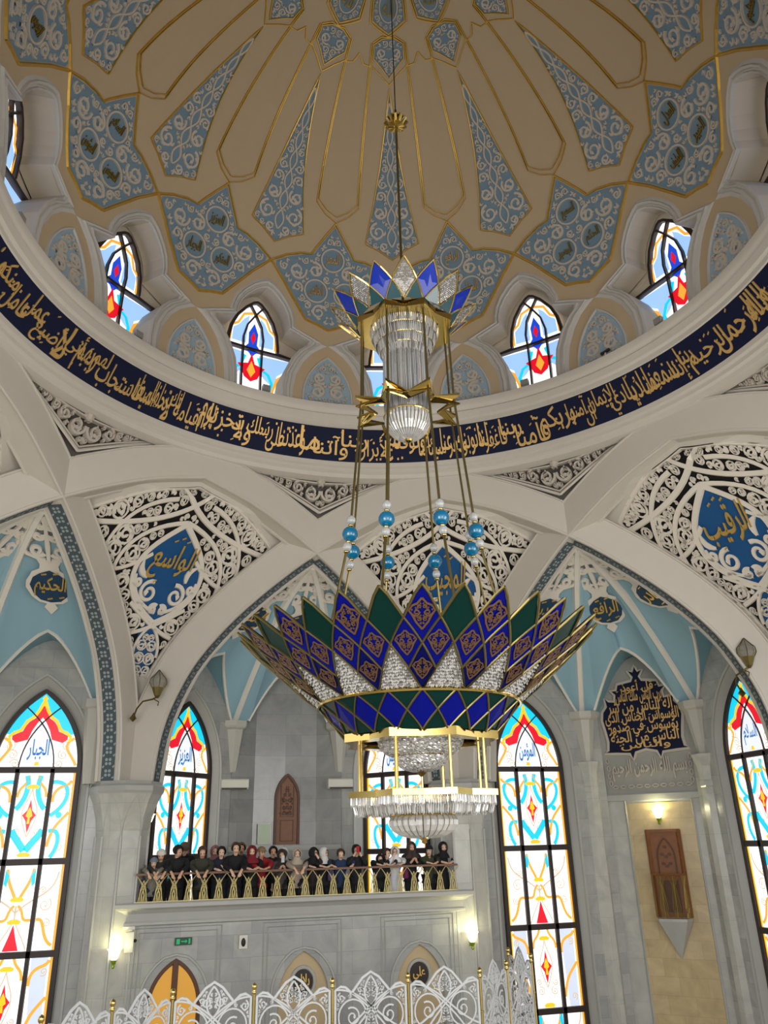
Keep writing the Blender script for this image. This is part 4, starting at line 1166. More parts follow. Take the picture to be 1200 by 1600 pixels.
# calligraphy plaque
pq = lambda x, z, o=0.: B45(17.94 - o, .03 + x, z)
t = tagged('calligraphy_plaque', 'tall navy plaque with gold verses in scalloped frame above the beige niche', 'plaque')
half = [(0, 6.08), (.07, 5.95), (.1, 5.85), (.3, 5.88), (.14, 5.62), (.2, 5.5), (.75, 5.42), (.82, 5.2), (1.05, 5.2), (.9, 5.02), (.93, 4.78), (1.15, 4.82), (1.32, 4.95), (1.28, 4.62), (1.45, 4.42), (1.5, 4.1), (1.42, 3.7), (1.36, 3.3), (1.4, 3.0), (1.55, 2.88), (1.1, 2.86), (.6, 2.82), (.5, 2.6), (.38, 2.86), (.0, 2.95)]
poly = half + [(-x, z) for x, z in half[-2:0:-1]]
mb = MB(); mb.prism(poly, pq, 0, .04); mb.obj('navy_field', M['navy'], t)
mb = MB(); mb.ribbon(poly, .055, pq, 0, .07, 0, closed=True); mb.obj('plaque_border', M['relief'], t)
mb = MB()
LINES = [('قل أعوذ', 5.02, 5.52, .6), ('برب الناس ملك الناس', 4.6, 5.2, .86), ('إله الناس من شر', 4.16, 4.82, 1.22), ('الوسواس الخناس الذي', 3.76, 4.42, 1.36), ('يوسوس في صدور', 3.42, 4.02, 1.28), ('الناس من الجنة', 3.12, 3.66, 1.24), ('والناس', 2.94, 3.28, .9)]
for i, (s_, z0, z1, w) in enumerate(LINES): put_text(mb, s_, pq, .075, (-w, z0, w, z1), 0, bold=.012, thick=.03)
for i in range(40):
    x, z = rng.uniform(-1.15, 1.15), rng.uniform(3.0, 5.3); mb.ribbon([(x, z), (x + .07, z + .03)], .014, pq, .04, .07)
mb.obj('gold_accents', M['scriptgold'], t)
t = tagged('kufic_panel', 'pale relief panel with angular lettering and chain border under navy plaque', 'panel')
mb = MB()
put_text(mb, 'بسم الله الرحمن الرحيم', pq, .06, (-1.35, 1.88, 1.35, 2.66), 0, bold=.02, thick=.05)
mb.obj('lettering', M['relief'], t)
mb = MB()
def chain(x0, z0, x1, z1, n):
    for k in range(n):
        a = (k + .12) / n; c = (k + .88) / n; dx, dz = x1 - x0, z1 - z0; L = math.hypot(dx, dz); nx, nz = -dz / L * .05, dx / L * .05
        m = (a + c) / 2
        pts = [(x0 + dx * a, z0 + dz * a), (x0 + dx * (a * .7 + c * .3) + nx, z0 + dz * (a * .7 + c * .3) + nz), (x0 + dx * (a * .3 + c * .7) + nx, z0 + dz * (a * .3 + c * .7) + nz), (x0 + dx * c, z0 + dz * c), (x0 + dx * (a * .3 + c * .7) - nx, z0 + dz * (a * .3 + c * .7) - nz), (x0 + dx * (a * .7 + c * .3) - nx, z0 + dz * (a * .7 + c * .3) - nz)]
        mb.ribbon(pts, .018, pq, 0, .05, closed=True)
chain(-1.45, 1.68, 1.45, 1.68, 10); chain(-1.45, 1.68, -1.5, 2.75, 4); chain(1.45, 1.68, 1.5, 2.75, 4)
mb.obj('chain_border', M['relief'], t)
# niche door with balconette
d = empty('door_2', kind='structure'); dp = lambda x, z, o=0.: B45(17.93 - o, .17 + x, z)
mb = MB(); bx(B45, 17.88, 17.96, -.36, .70, -2.6, .12, mb); 
ap = [(-.3, -1.25)] + pointed(.3, -.75, -.1, 8) + [(.3, -1.25)]
mb.ribbon(ap, .03, dp, .04, .08, 1)
for x, z in ((0, -.38), (-.13, -.62), (.13, -.62), (0, -.7), (-.12, -.92), (.12, -.92), (0, -1.0)):
    mb.prism([(x + .07 * math.cos(a), z + .06 * math.sin(a)) for a in np.linspace(0, 2 * PI, 7)[:-1]], dp, .04, .075, 1)
mb.prism([(-.3, -2.45), (.3, -2.45), (.3, -1.45), (-.3, -1.45)], dp, .04, .06, 1)
mb.obj('door_leaf', [M['wood'], M['woodd']], d)
mb = MB()
for x in (-.53, .53): mb.bar(dp(x, -2.6, .04), dp(x, .18, .04), .12, .12)
mb.bar(dp(-.58, .15, .04), dp(.58, .15, .04), .12, .1); mb.obj('door_frame', M['wood'], d)
t = tagged('balconette', 'small brass lattice balconette on grey pointed bracket before the niche door', 'balcony')
mb = MB()
T0, T1, NF = -.42, .76, 17.45
a = [B45(17.88, T0, -2.62), B45(17.5, T0 + .12, -2.62), B45(NF, .17, -2.62), B45(17.5, T1 - .12, -2.62), B45(17.88, T1, -2.62)]
lo = [(x, y, -2.7) for x, y, z in a]; tip = B45(17.9, .2, -3.85)
mb.add(a, [tuple(range(5))]); mb.grid([a, lo]); mb.add(lo + [tip], [(i, i + 1, 5) for i in range(4)])
mb.obj('bracket', M['stone'], t)
mb = MB(); top = [(x, y, -1.25) for x, y, z in a]
mb.tube(top, .035, 6); mb.obj('handrail', M['wood'], t)
mb = MB()
def along(P, q):
    L = [0]
    for p, r_ in zip(P[:-1], P[1:]): L.append(L[-1] + math.dist(p, r_))
    q *= L[-1]
    for i in range(len(P) - 1):
        if q <= L[i + 1] + 1e-9:
            k = (q - L[i]) / (L[i + 1] - L[i]); return tuple(P[i][j] + (P[i + 1][j] - P[i][j]) * k for j in range(3))
    return P[-1]
def lat(c, w):
    for k in range(-2, 3):
        pts = []
        for z, f in ((-1.28, 1.3), (-1.6, .35), (-2.0, .55 if k % 2 else .75), (-2.3, 1.0), (-2.45, .6), (-2.6, .9)):
            q = min(max(c + k * w * f, 0.01), .99); p = along(a, q); pts.append((p[0], p[1], z))
        mb.tube(pts, .012, 4)
for c in (.14, .38, .62, .86): lat(c, .035)
mb.obj('lattice', M['oldgold'], t)
# balcony slab and the wall below
w = empty('wall_balcony', kind='structure', label='grey marble wall and ledge under the spectators balcony', category='wall')
mb = MB(); YB = 13.05
def arch_hole(cx, hw, zs, za): return [(cx + x, z) for x, z in pointed(hw, zs, za, 10)]
A1 = arch_hole(-3.75, .78, -4.25, -3.02); A2 = arch_hole(.06, .78, -4.25, -3.02); A3 = arch_hole(3.76, .78, -4.25, -3.02)
for A_, x0, x1 in ((A1, -5.7, -1.85), (A2, -1.85, 1.9), (A3, 1.9, 5.75)):
    wall_arch(mb, B0, YB, x0, x1, FLOOR, -1.5, [(A_[0][0], FLOOR)] + A_ + [(A_[-1][0], FLOOR)])
mb.obj('marble_wall', M['marble'], w)
mb = MB(); mb.grid([[(x, y, z) for y, z in [(13.05, -2.14), (12.97, -2.1), (12.97, -2.04), (13.0, -2.0), (12.98, -1.8), (12.9, -1.7), (12.8, -1.64), (12.8, -1.54), (12.84, -1.5), (13.16, -1.5), (13.16, -2.3)]] for x in (-5.62, -2, 2, 5.66)])
for x in (-5.62, 5.66): mb.add([(x, 13.2, -2.14), (x, 12.97, -2.1), (x, 12.97, -2.0), (x, 12.9, -1.7), (x, 12.8, -1.64), (x, 12.8, -1.5), (x, 13.2, -1.5)], [tuple(range(7))])
mb.obj('ledge_moulding', M['stone'], w)
mb = MB()
for A_, fx0, fx1 in ((A1, -4.97, -2.47), (A2, -1.2, 1.22), (A3, 2.51, 4.92)):
    mb.tube([(x, YB - .02, z) for x, z in [(A_[0][0] - .2, FLOOR)] + [(x + (.2 if x > (fx0 + fx1) / 2 else -.2) * (0 if abs(x - A_[10][0]) < .01 else 1), z + .1) for x, z in A_] + [(A_[-1][0] + .2, FLOOR)]], .04, 5)
    for s in (0, .12): mb.tube([(fx0 + s, YB - .01, FLOOR), (fx0 + s, YB - .01, -2.2 - s), (fx1 - s, YB - .01, -2.2 - s), (fx1 - s, YB - .01, FLOOR)], .022, 4)
    mb.grid([[(x, YB, z), (x * .96 + A_[10][0] * .04, YB + .12, z)] for x, z in [(A_[0][0], FLOOR)] + A_ + [(A_[-1][0], FLOOR)]])
mb.obj('arch_moulding', M['stone'], w)
mb = MB()
for A_ in (A2, A3):
    mb.prism([(A_[0][0], FLOOR)] + A_ + [(A_[-1][0], FLOOR)], lambda x, z, o=0.: (x, YB + .12 - o, z), 0, 0, 0, side=False)
mb.obj('blind_arch_field', mat('beige_field', 'bfa982', .5, var=.1, scale=1.5), w)
dd = empty('door_3', kind='structure'); mp = lambda x, z, o=0.: (x - 3.75, YB + .1 - o, z)
ar = [(-.78, FLOOR)] + pointed(.78, -4.25, -3.02, 10) + [(.78, FLOOR)]
mb = MB(); mb.prism(ar, mp, 0, 0, 0, side=False); mb.obj('glass_pane', G['amber'], dd)
mb = MB(); mb.ribbon(ar, .12, mp, 0, .07); mb.ribbon([(0, FLOOR), (0, -4), (0, -3.05)], .09, mp, 0, .08); mb.obj('door_frame', M['woodd'], dd)
for cx, word, lab in ((.05, 'بلال', 'round gold lettered medallion in the middle blind arch, half behind screens'), (3.74, 'علي', 'round gold lettered medallion in the right blind arch under the balcony')):
    t = tagged('round_medallion', lab, 'medallion', group='lettered medallions under the balcony'); mp = lambda x, z, o=0., cx=cx: (cx + x, YB + .12 - o, -3.86 + z)
    mb = MB(); mb.prism([(.3 * math.cos(a), .34 * math.sin(a)) for a in np.linspace(0, 2 * PI, 25)[:-1]], mp, 0, .03); mb.obj('disc', mat('dark_brown_disc', '241a12', .4) if cx < 1 else bpy.data.materials['dark_brown_disc'], t)
    mb = MB(); mb.ribbon([(.36 * math.cos(a), .4 * math.sin(a)) for a in np.linspace(0, 2 * PI, 33)[:-1]], .05, mp, 0, .06, closed=True); mb.obj('stone_rim', M['stone'], t)
    mb = MB(); put_text(mb, word, mp, .05, (-.2, -.2, .2, .22), 0, thick=.02, bold=.02); mb.obj('gold_script', M['gold'], t)
gf = MB(); gf.add([(-5.5, 13.17, -2.3), (5.5, 13.17, -2.3), (5.45, 13.7, -2.3), (1.6, 17.6, -2.3), (-1.6, 17.6, -2.3), (-5.45, 13.7, -2.3)], [(0, 1, 2, 3, 4, 5)], 0, [(0, 0), (11, 0), (11, .6), (7, 4), (4, 4), (0, .6)]); gf.obj('floor_balcony', M['floor'], kind='structure')
# railing
rl = tagged('balcony_railing', 'brass V-lattice railing with brown wooden handrail along the balcony', 'railing', (0, 13.0, -1.5))
mb = MB(); mb.grid([[(x, y, z) for y, z in ((-.07, .73), (-.07, .79), (.07, .79), (.07, .73), (-.07, .73))] for x in (-5.1, 5.14)])
mb.add([(s, y, z) for s in (-5.1, 5.14) for y, z in ((-.07, .73), (-.07, .79), (.07, .79), (.07, .73))], [(0, 1, 2, 3), (7, 6, 5, 4)])
mb.obj('handrail', M['rail'], rl)
mb = MB()
for sg in (-1, 1):
    mb.tube([(sg * .215, 0, .73), (sg * .0, 0, .46), (-sg * .07, 0, .30), (-sg * .135, 0, .0)], .012, 4)
    mb.tube([(sg * .0, 0, .60), (sg * .075, 0, .36), (sg * .095, 0, .2), (sg * .085, 0, .0)], .012, 4)
    mb.tube([(sg * .0, 0, .34), (sg * .045, 0, .2), (sg * .04, 0, .0)], .012, 4)
    mb.tube([(sg * .11, 0, .60), (sg * .03, 0, .42), (-sg * .03, 0, .2), (-sg * .0, 0, .0)], .010, 4)
p0_ = mb.obj('baluster', M['railbrass'], rl); p0_.location = (-4.86, 0, 0)
for k in range(1, 23):
    o = dup(p0_, rl, loc=(-4.86 + k * .4475, 0, 0))
mb = MB(); mb.bar((-5.1, 0, .01), (5.14, 0, .01), .03, .015); mb.obj('bottom_rail', M['railbrass'], rl)
# ------------------------------------------------------------------ fittings
def sconce(name, loc, face, label, power, big=1.):
    t = tagged(name, label, 'lamp', loc, -R(face), group='tulip wall lights')      # local -Y points into the room
    mb = MB(); mb.lathe([(.02, -.2), (.05, -.16), (.035, -.1), (.07, -.04), (.09, .02), (.04, .03)], 10, (0, -.16, 0)); mb.tube([(0, 0, -.06), (0, -.1, -.12), (0, -.16, -.1)], .02, 6); mb.lathe([(.06, -.1), (.06, .1)], 8, (0, -.02, 0))
    mb.obj('lamp_bracket', M['lampgreen'], t)
    mb = MB(); mb.lathe([(.05, .0), (.1, .06), (.14, .16), (.17, .26), (.21, .3)], 12, (0, -.16, 0)); mb.obj('tulip_shade', G['bulb'], t, True)
    x, y = math.sin(R(face)), math.cos(R(face))
    point('lamp_light', (loc[0] - x * .3, loc[1] - y * .3, loc[2] + .3), power, (1, .95, .5), .1)
    return t
M['lampgreen'] = mat('green_glass_cup', '7f9a18', .2, .2, var=.3, scale=20.)
M['tulip'] = mat('smoked_glass_petal', 'c9c5ba', .15, 0., trans=.6)
sconce('wall_lamp', (5.42, 12.83, -3.02), 0, 'lit tulip wall lamp right of the balcony wall panels', 34)
sconce('wall_lamp', (-5.5, 12.83, -2.95), 0, 'lit tulip wall lamp left of balcony, under the loudspeaker', 34)
c = B45(17.93, .14, .55); sconce('wall_lamp', c, 45, 'lit tulip wall lamp above the wooden niche door', 26)
c = FR(-45)(13.72, 6.62, .72); sconce('wall_lamp', c, -45, 'lit tulip wall lamp peeping past left pier beside balcony window', 22)
# lotus bud lamps on the spandrel feet
def bud(loc, rz, label):
    t = tagged('bud_lamp', label, 'lamp', loc, rz, group='unlit lotus bud wall lamps')
    mb = MB(); mb.tube([(-.66, .25, -1.0), (-.6, .0, -.72), (-.45, -.1, -.5), (-.15, -.1, -.42), (.0, 0, -.32)], .03, 6)
    mb.lathe([(.02, 0), (.12, .1), (.05, .2), (.0, .3)], 8, (-.66, .22, -1.1)); mb.tube([(-.1, -.1, -.42), (.05, -.12, -.5), (.02, -.14, -.62)], .02, 5)
    mb.lathe([(.04, -.36), (.1, -.28), (.2, -.02)], 8); mb.obj('brass_stem', M['brassdark'], t)
    g = MB(); g.lathe([(.2, -.02), (.27, .12), (.26, .26), (.1, .44), (.01, .55)], 8); g.obj('glass_bud', M['tulip'], t)
    w = MB()
    for k in range(8):
        a = k * PI / 4; w.tube([(r_ * math.cos(a), r_ * math.sin(a), z) for r_, z in ((.2, -.02), (.275, .12), (.265, .26), (.105, .44), (.01, .56))], .012, 4)
    w.obj('brass_ribs', M['brassdark'], t)
bud((-4.95, 12.75, 4.85), R(10), 'lotus bud wall lamp on the left spandrel foot by balcony arch')
bud((12.35, 5.95, 4.95), R(-80), 'lotus bud wall lamp at the right edge above the far window')
# air conditioners
def ac(t_, label):
    t = tagged('air_conditioner', label, 'air conditioner', (t_, 17.05, 2.1))
    mb = MB(); mb.add([(x, y, z) for x in (-.52, .52) for y, z in ((.2, -.17), (-.08, -.17), (-.14, -.1), (-.14, .15), (-.1, .19), (.2, .19))], [(0, 1, 2, 3, 4, 5), (11, 10, 9, 8, 7, 6)] + [(i, 6 + i, 6 + (i + 1) % 6, (i + 1) % 6) for i in range(6)])
    mb.obj('casing', M['lite'], t)
    mb = MB(); mb.bar((-.46, -.11, -.15), (.46, -.11, -.15), .02, .05); mb.obj('air_vent', M['dark'], t)
ac(-2.0, 'white air conditioner left of the arched balcony door'); ac(2.05, 'white air conditioner right of the arched balcony door')
t = tagged('notice_board', 'pale green notice beside the arched balcony door', 'notice', (-.76, 17.72, .05))
mb = MB(); mb.box((0, -.02, .34), (.46, .03, .68)); mb.obj('sheet', mat('pale_green_sheet', 'b9c9ae', .5), t)
mb = MB()
for x in (-.23, .23): mb.bar((x, -.04, 0), (x, -.04, .68), .03, .03)
for z in (0, .68): mb.bar((-.23, -.04, z), (.23, -.04, z), .03, .03)
mb.obj('notice_frame', M['lite'], t)
t = tagged('exit_sign', 'dark green exit sign with running figure above the amber door', 'sign', (-3.58, 13.0, -2.58))
mb = MB(); mb.box((0, .0, 0), (.5, .06, .2)); mb.obj('sign_box', mat('dark_green_sign', '0b3a2a', .4), t)
mb = MB(); q = lambda x, z, o=0.: (x, -.032 - o, z)
mb.prism([(-.2, -.07), (-.1, -.07), (-.1, .07), (-.2, .07)], q, 0, .004); mb.prism([(-.06, -.015), (.06, -.015), (.06, -.05), (.12, 0), (.06, .05), (.06, .015), (-.06, .015)], q, 0, .004)
mb.prism([(.15, -.07), (.2, -.07), (.2, .07), (.15, .07)], q, 0, .004); mb.obj('pictogram', G['exitg'], t)
t = tagged('wall_sensor', 'small white wall device with black oval right of the exit sign', 'device', (-1.81, 13.0, -2.68))
mb = MB(); mb.box((0, 0, 0), (.25, .08, .36)); mb.obj('plate', M['lite'], t)
mb = MB(); mb.sphere((0, -.05, -.01), .09, 10, 8, sc=(.75, .5, 1.3)); mb.obj('lens', M['dark'], t)
t = tagged('loudspeaker', 'white column loudspeaker under the left end of the balcony ledge', 'loudspeaker', (-5.12, 12.82, -2.5))
mb = MB(); mb.box((0, -.08, 0), (.24, .22, .52)); mb.obj('cabinet', M['lite'], t)
mb = MB(); mb.box((-.05, .02, .36), (.34, .2, .08)); mb.obj('top_bracket', M['lite'], t)
mb = MB(); mb.sphere((.16, -.04, .02), .05, 8, 6); mb.obj('side_knob', M['dark'], t)
# floodlights on the ring ledge
def flood(az, label, dz=0.):
    c = FR(az)(9.36, 0, 14.17)
    t = tagged('floodlight', label, 'lamp', c, -R(az), group='small floodlights on the ring ledge')
    mb = MB(); mb.box((0, 0, .22), (.26, .16, .2)); mb.obj('lamp_head', M['spotg'], t)
    mb = MB(); mb.tube([(-.14, 0, .22), (-.14, 0, .0), (.14, 0, .0), (.14, 0, .22)], .015, 5); mb.box((0, 0, .01), (.12, .1, .03)); mb.obj('bracket', M['spotg'], t)
flood(-42.5, 'floodlight on the ledge before the second dome window from left'); flood(-13.5, 'floodlight on ledge before dome window left of chandelier')
flood(43, 'floodlight on ledge before dome window right of chandelier'); flood(73, 'floodlight on the ledge before the rightmost full dome window'); flood(-74, 'floodlight on the ledge before the leftmost dome window')
t = tagged('dome_camera', 'small dark camera beside the arched panel right of the chandelier', 'camera', FR(61)(9.3, 0, 14.17), -R(61))
mb = MB(); mb.tube([(-.16, 0, .16), (.16, 0, .2)], .05, 8); mb.obj('camera_body', M['dark'], t)
mb = MB(); mb.bar((0, 0, 0), (0, 0, .16), .04, .04); mb.obj('bracket', M['lite'], t)
# ------------------------------------------------------------------ lace screens on the floor
def screen_mesh(W=1.74):
    hw = W / 2; mp = lambda x, z, o=0.: (x, -o, z)
    H0 = 3.1
    peak = [(0, 3.58), (.2, 3.47), (.4, 3.26), (.47, 3.18)]
    sh = [(.47, 3.18), (.62, 3.3), (.74, 3.32), (hw, 3.26)]
    mb = MB()
    out = [(hw, .1)] + sh[::-1] + peak[::-1] + [(-x, z) for x, z in peak[1:]] + [(-x, z) for x, z in sh] + [(-hw, .1)]
    mb.ribbon(out, .03, mp, -.012, .012)
    bands = []
    for sg in (-1, 1):
        bands.append((np.array([(sg * x, z) for x, z in bez((.47, 3.18), (.1, 2.95), (-.5, 2.5), (-hw, 1.8), 16)]), .022))
        bands.append((np.array([(sg * x, z) for x, z in bez((hw, 3.26), (.2, 3.3), (-.2, 2.6), (-hw, 2.4), 16)]), .022))
        bands.append((np.array([(sg * (.45 + .34 * math.cos(a)), 2.72 + .34 * math.sin(a)) for a in np.linspace(0, 2 * PI, 25)]), .02))
        bands.append((np.array([(sg * x, z) for x, z in bez((0, 3.5), (.3, 3.2), (.1, 3.0), (0, 2.9), 12)]), .022))
        for cx, cz, r, a in ((.17, 3.2, .11, 2.), (.45, 2.72, .2, 1.), (.45, 2.05, .22, 0.)):
            p, w = curl(sg * cx, cz, r, a if sg > 0 else PI - a, sg, .02); mb.ribbon(p, w, mp, -.01, .012)
    for p, w in bands: mb.ribbon(p, w, mp, -.012, .013)
    poly = [(hw - .03, 1.2)] + [(x - .03, z - .05) for x, z in sh[::-1]] + [(x, z - .06) for x, z in peak[::-1]]
    poly = poly + [(-x, z) for x, z in poly[-2::-1]]
    S = arabesque(poly, [(p, w) for p, w in bands], .15, .028, 190, 4, .02, lw=1.2, rcurl=.05, dens=1.1)
    strokes(mb, S, mp, -.01, .012)
    mb.ribbon([(-hw, .7), (0, .7), (hw, .7)], .6, mp, -.012, .012); mb.ribbon([(-hw, .1), (hw, .1)], .04, mp, -.02, .02)
    return mb
PTS = [(-6.3, 3.88), (-5.11, 5.06), (-3.93, 5.9), (-2.2, 5.9), (-.45, 5.94), (1.33, 5.97), (3.1, 5.98), (4.15, 6.86), (5.23, 7.78), (5.16, 9.14)]
_old = None
SCR = ['white lace screen nearest the left window, cut by lower edge', 'white lace screen left of the amber door', 'white lace screen in front of the amber door', 'white lace screen right of amber door, before plain wall', 'white lace screen in front of the middle blind arch', 'white lace screen in front of the gap between blind arches', 'white lace screen right of the last blind arch, before it turns back', 'narrow looking lace screen just after the corner post', 'tallest looking lace screen overlapping the right window', 'edge-on lace screen behind the corner ones']
smesh = None
order = ['leftmost lace screen, standing before the left tall window', 'lace screen second from left, below the left wall lamp', 'lace screen before the amber arched door', 'lace screen right of the amber door and left of the middle arch', 'lace screen between the two blind arches', 'lace screen right of the round medallion with clear gold lettering', 'angled lace screen just right of the corner under the wall lamp', 'angled lace screen overlapping the tall right window', 'back lace screen seen edge-on behind the angled ones']
for i, ((x0, y0), (x1, y1)) in enumerate(zip(PTS[:-1], PTS[1:])):
    L = math.hypot(x1 - x0, y1 - y0); a = math.atan2(y1 - y0, x1 - x0)
    t = tagged('lace_screen', 'white pierced ' + order[i], 'screen', ((x0 + x1) / 2, (y0 + y1) / 2, FLOOR), a, group='white lace screens on the hall floor')
    if smesh is None: o = screen_mesh().obj('pierced_panel', M['screen'], t); smesh = o
    else: o = dup(smesh, t)
    o.scale = ((L - .13) / 1.74, 1, 1)
pm = None
PL = ['left end', 'second from the left', 'third from the left, beside amber door', 'between amber door and middle arch', 'right of the middle arch', 'in front of the right medallion', 'at the corner where the screens turn back', 'second after the corner', 'in front of the right tall window', 'behind the angled screens']
for i, (x, y) in enumerate(PTS):
    t = tagged('screen_post', 'slim brass screen post with ball finial, ' + PL[i], 'post', (x, y, FLOOR), group='brass posts between the lace screens')
    if pm is None:
        mb = MB(); mb.lathe([(.06, 0), (.06, .03), (.035, .05), (.032, 2.6), (.042, 2.61), (.042, 2.64), (.032, 2.65), (.032, 3.3)], 10); a = mb.obj('shaft', M['brass'], t, False)
        mb = MB(); mb.lathe([(.032, 3.3), (.055, 3.32), (.055, 3.35), (.03, 3.37), (.055, 3.41), (.062, 3.44), (.05, 3.49), (.02, 3.51), (.01, 3.52)], 12); c = mb.obj('finial', M['brass'], t, True); pm = (a, c)
    else:
        for q in pm: dup(q, t)
# ------------------------------------------------------------------ chandelier (local -Y faces the camera)
CH = tagged('chandelier', 'huge tiered brass chandelier shaped as a blue and green glass lotus', 'chandelier', (0, 0, 0), PHI)
def cp(r, A, z): a = R(A); return (r * math.sin(a), -r * math.cos(a), z)
DA = 2.0
# lotus bowl: lattice on a flaring cone
BS = dense([(1.85, 2.30), (2.22, 2.58), (2.63, 2.93), (3.02, 3.28), (3.36, 3.62)], 10); _bv = np.linspace(0, 1, len(BS))
def bowl(A, v, off=0.):
    return cp(np.interp(v, _bv, BS[:, 0]) + off * .66, A, np.interp(v, _bv, BS[:, 1]) - off * .75)
def cone(A, v, off=0.):
    r = 1.36 + (1.85 - 1.36) * v; z = 1.72 + (2.30 - 1.72) * v
    return cp(r + off * .76, A, z - off * .64)
def crown(A, v, off=0.): return cp(1.06 + .60 * v ** 1.1 + off * .5, A, 10.74 + .62 * v - off * .4)
def facet(mb, f, pts, off, mi=0, back=True):
    P = [f(a, v, off) for a, v in pts]
    c = tuple(sum(q[i] for q in P) / len(P) for i in range(3)); n = len(P)
    mb.add(P, [tuple(range(n))], mi)
    if back:
        Q = [f(a, v, off - .03) for a, v in pts]; mb.add(Q, [tuple(range(n - 1, -1, -1))], mi)
def edge(mb, f, a, b, r=.02, n=4, off=.01):
    mb.tube([f(a[0] + (b[0] - a[0]) * t, a[1] + (b[1] - a[1]) * t, off) for t in np.linspace(0, 1, n)], r, 5)
d = 5.625
em_poly = [(0, .26), (.1, .16), (.22, .1), (.2, -.04), (.1, -.14), (0, -.26), (-.1, -.14), (-.2, -.04), (-.22, .1), (-.1, .16)]
EM = arabesque(em_poly, (), .08, .018, 40, 2, .022, rcurl=.035)
def emblem(mb, f, A, v, sc, mi):
    def mp(x, y, o=0.):
        r = math.hypot(*f(A, v + y * .5)[:2]); return f(A + math.degrees(x / max(r, .2)), v + y * .52, o)
    for p, w in EM: mb.ribbon(p * sc, np.asarray(w) * sc, mp, .005, .016, mi)
    for s in (-1, 1): mb.ribbon([(s * x * sc * 1.1, y * sc) for x, y in [(0, .3), (.08, .2), (.16, .17), (.22, .08), (.16, -.02), (.1, -.16), (0, -.3)]], .02 * sc, mp, .005, .016, mi)
# proto meshes at A = 0 (even, blue) and green (odd)
def first_then(objs, angles):
    """objs built at angle 0; copies turned about the axis"""
    for A in angles[1:]: 
        for o in objs: dup(o, CH, R(A))
    for o in objs: o.rotation_euler = (0, 0, R(angles[0]))
mb = MB(); facet(mb, bowl, [(0, .985), (-d, .71), (0, .48), (d, .71)], 0); emblem(mb, bowl, 0, .72, .85, 1)
first_then([mb.obj('petal_pane', [M['cobalt'], M['emblem']], CH)], [DA + 22.5 * k for k in range(16)])
mb = MB(); facet(mb, bowl, [(0, .985), (-d, .71), (0, .48), (d, .71)], 0)
first_then([mb.obj('petal_pane', M['green'], CH)], [DA + 11.25 + 22.5 * k for k in range(16)])
mb = MB(); facet(mb, bowl, [(0, .70), (-d, .47), (0, .25), (d, .47)], 0); emblem(mb, bowl, 0, .475, .7, 1)
first_then([mb.obj('side_pane', [M['cobalt'], M['emblem']], CH)], [DA + 5.625 + 11.25 * k for k in range(32)])
mb = MB(); facet(mb, bowl, [(0, .47), (-d, .24), (0, .01), (d, .24)], 0); emblem(mb, bowl, 0, .235, .65, 1)
first_then([mb.obj('lower_pane', [M['cobaltd'], M['emblem']], CH)], [DA + 22.5 * k for k in range(16)])
mb = MB()
rr = random.Random(5)
for s in np.linspace(.02, .46, 15):          # strings of cut crystal filling the kite
    w = interp(s, [0, .24, .47], [10.6, 5.2, .1]); n = max(3, int(w * 2.4))
    for A in np.linspace(-w, w, n):
        x, y, z = bowl(A, s + rr.uniform(-.008, .008), -.015 + rr.uniform(-.01, .01)); q = rr.uniform(.018, .032)
        mb.add([(x + q, y, z), (x, y + q, z), (x - q, y, z), (x, y - q, z), (x, y, z + q * 1.3), (x, y, z - q * 1.3)], [(0, 1, 4), (1, 2, 4), (2, 3, 4), (3, 0, 4), (1, 0, 5), (2, 1, 5), (3, 2, 5), (0, 3, 5)], rr.choice((0, 0, 1)))
facet(mb, bowl, [(0, .465), (-d, .235), (-10.9, .005), (0, .005), (10.9, .005), (d, .235)], -.04, 1)
first_then([mb.obj('crystal_fan', [M['crys'], M['crysd']], CH)], [DA + 11.25 + 22.5 * k for k in range(16)])
mb = MB()
for k in range(2):
    A = 11.25 * k
    for s in (-1, 1):
        edge(mb, bowl, (A, .99), (A + s * d, .70), .024); edge(mb, bowl, (A + s * d, .70), (A, .47), .02); edge(mb, bowl, (A, .47), (A + s * d, .24), .02)
for s in (-1, 1):
    edge(mb, bowl, (s * d, .24), (0, .0), .02); edge(mb, bowl, (11.25 + s * d, .24), (11.25 + s * 11.25, .0), .02)
first_then([mb.obj('brass_lattice', M['brassdark'], CH)], [DA + 22.5 * k for k in range(16)])
mb = MB(); mb.tube([cp(1.86, A, 2.29) for A in np.linspace(0, 360, 97)[:-1]], .035, 6, closed=True); mb.tube([cp(1.83, A, 2.34) for A in np.linspace(0, 360, 97)[:-1]], .03, 6, closed=True); mb.obj('brass_hoop', M['brass'], CH)
# inverted cone under the hoop
NC = 20; e2 = 180 / NC
mb = MB(); facet(mb, cone, [(0, .97), (-e2, .5), (0, .03), (e2, .5)], 0); first_then([mb.obj('cone_pane', M['cobalt'], CH)], [DA + 360 / NC * k for k in range(NC)])
mb = MB(); facet(mb, cone, [(-e2 + .3, .98), (0, .52), (e2 - .3, .98)], 0); facet(mb, cone, [(-e2 + .3, .02), (0, .48), (e2 - .3, .02)], 0); first_then([mb.obj('cone_pane', M['green'], CH)], [DA + 360 / NC * (k + .5) for k in range(NC)])
mb = MB()
for s in (-1, 1): edge(mb, cone, (0, 1), (s * e2, .5), .018); edge(mb, cone, (s * e2, .5), (0, 0), .018)
first_then([mb.obj('cone_lattice', M['brassdark'], CH)], [DA + 360 / NC * k for k in range(NC)])
def star_pts(ro, ri, n=8, A0=22.5): return [(ro if k % 2 == 0 else ri, DA + A0 + k * 180 / n) for k in range(2 * n)]
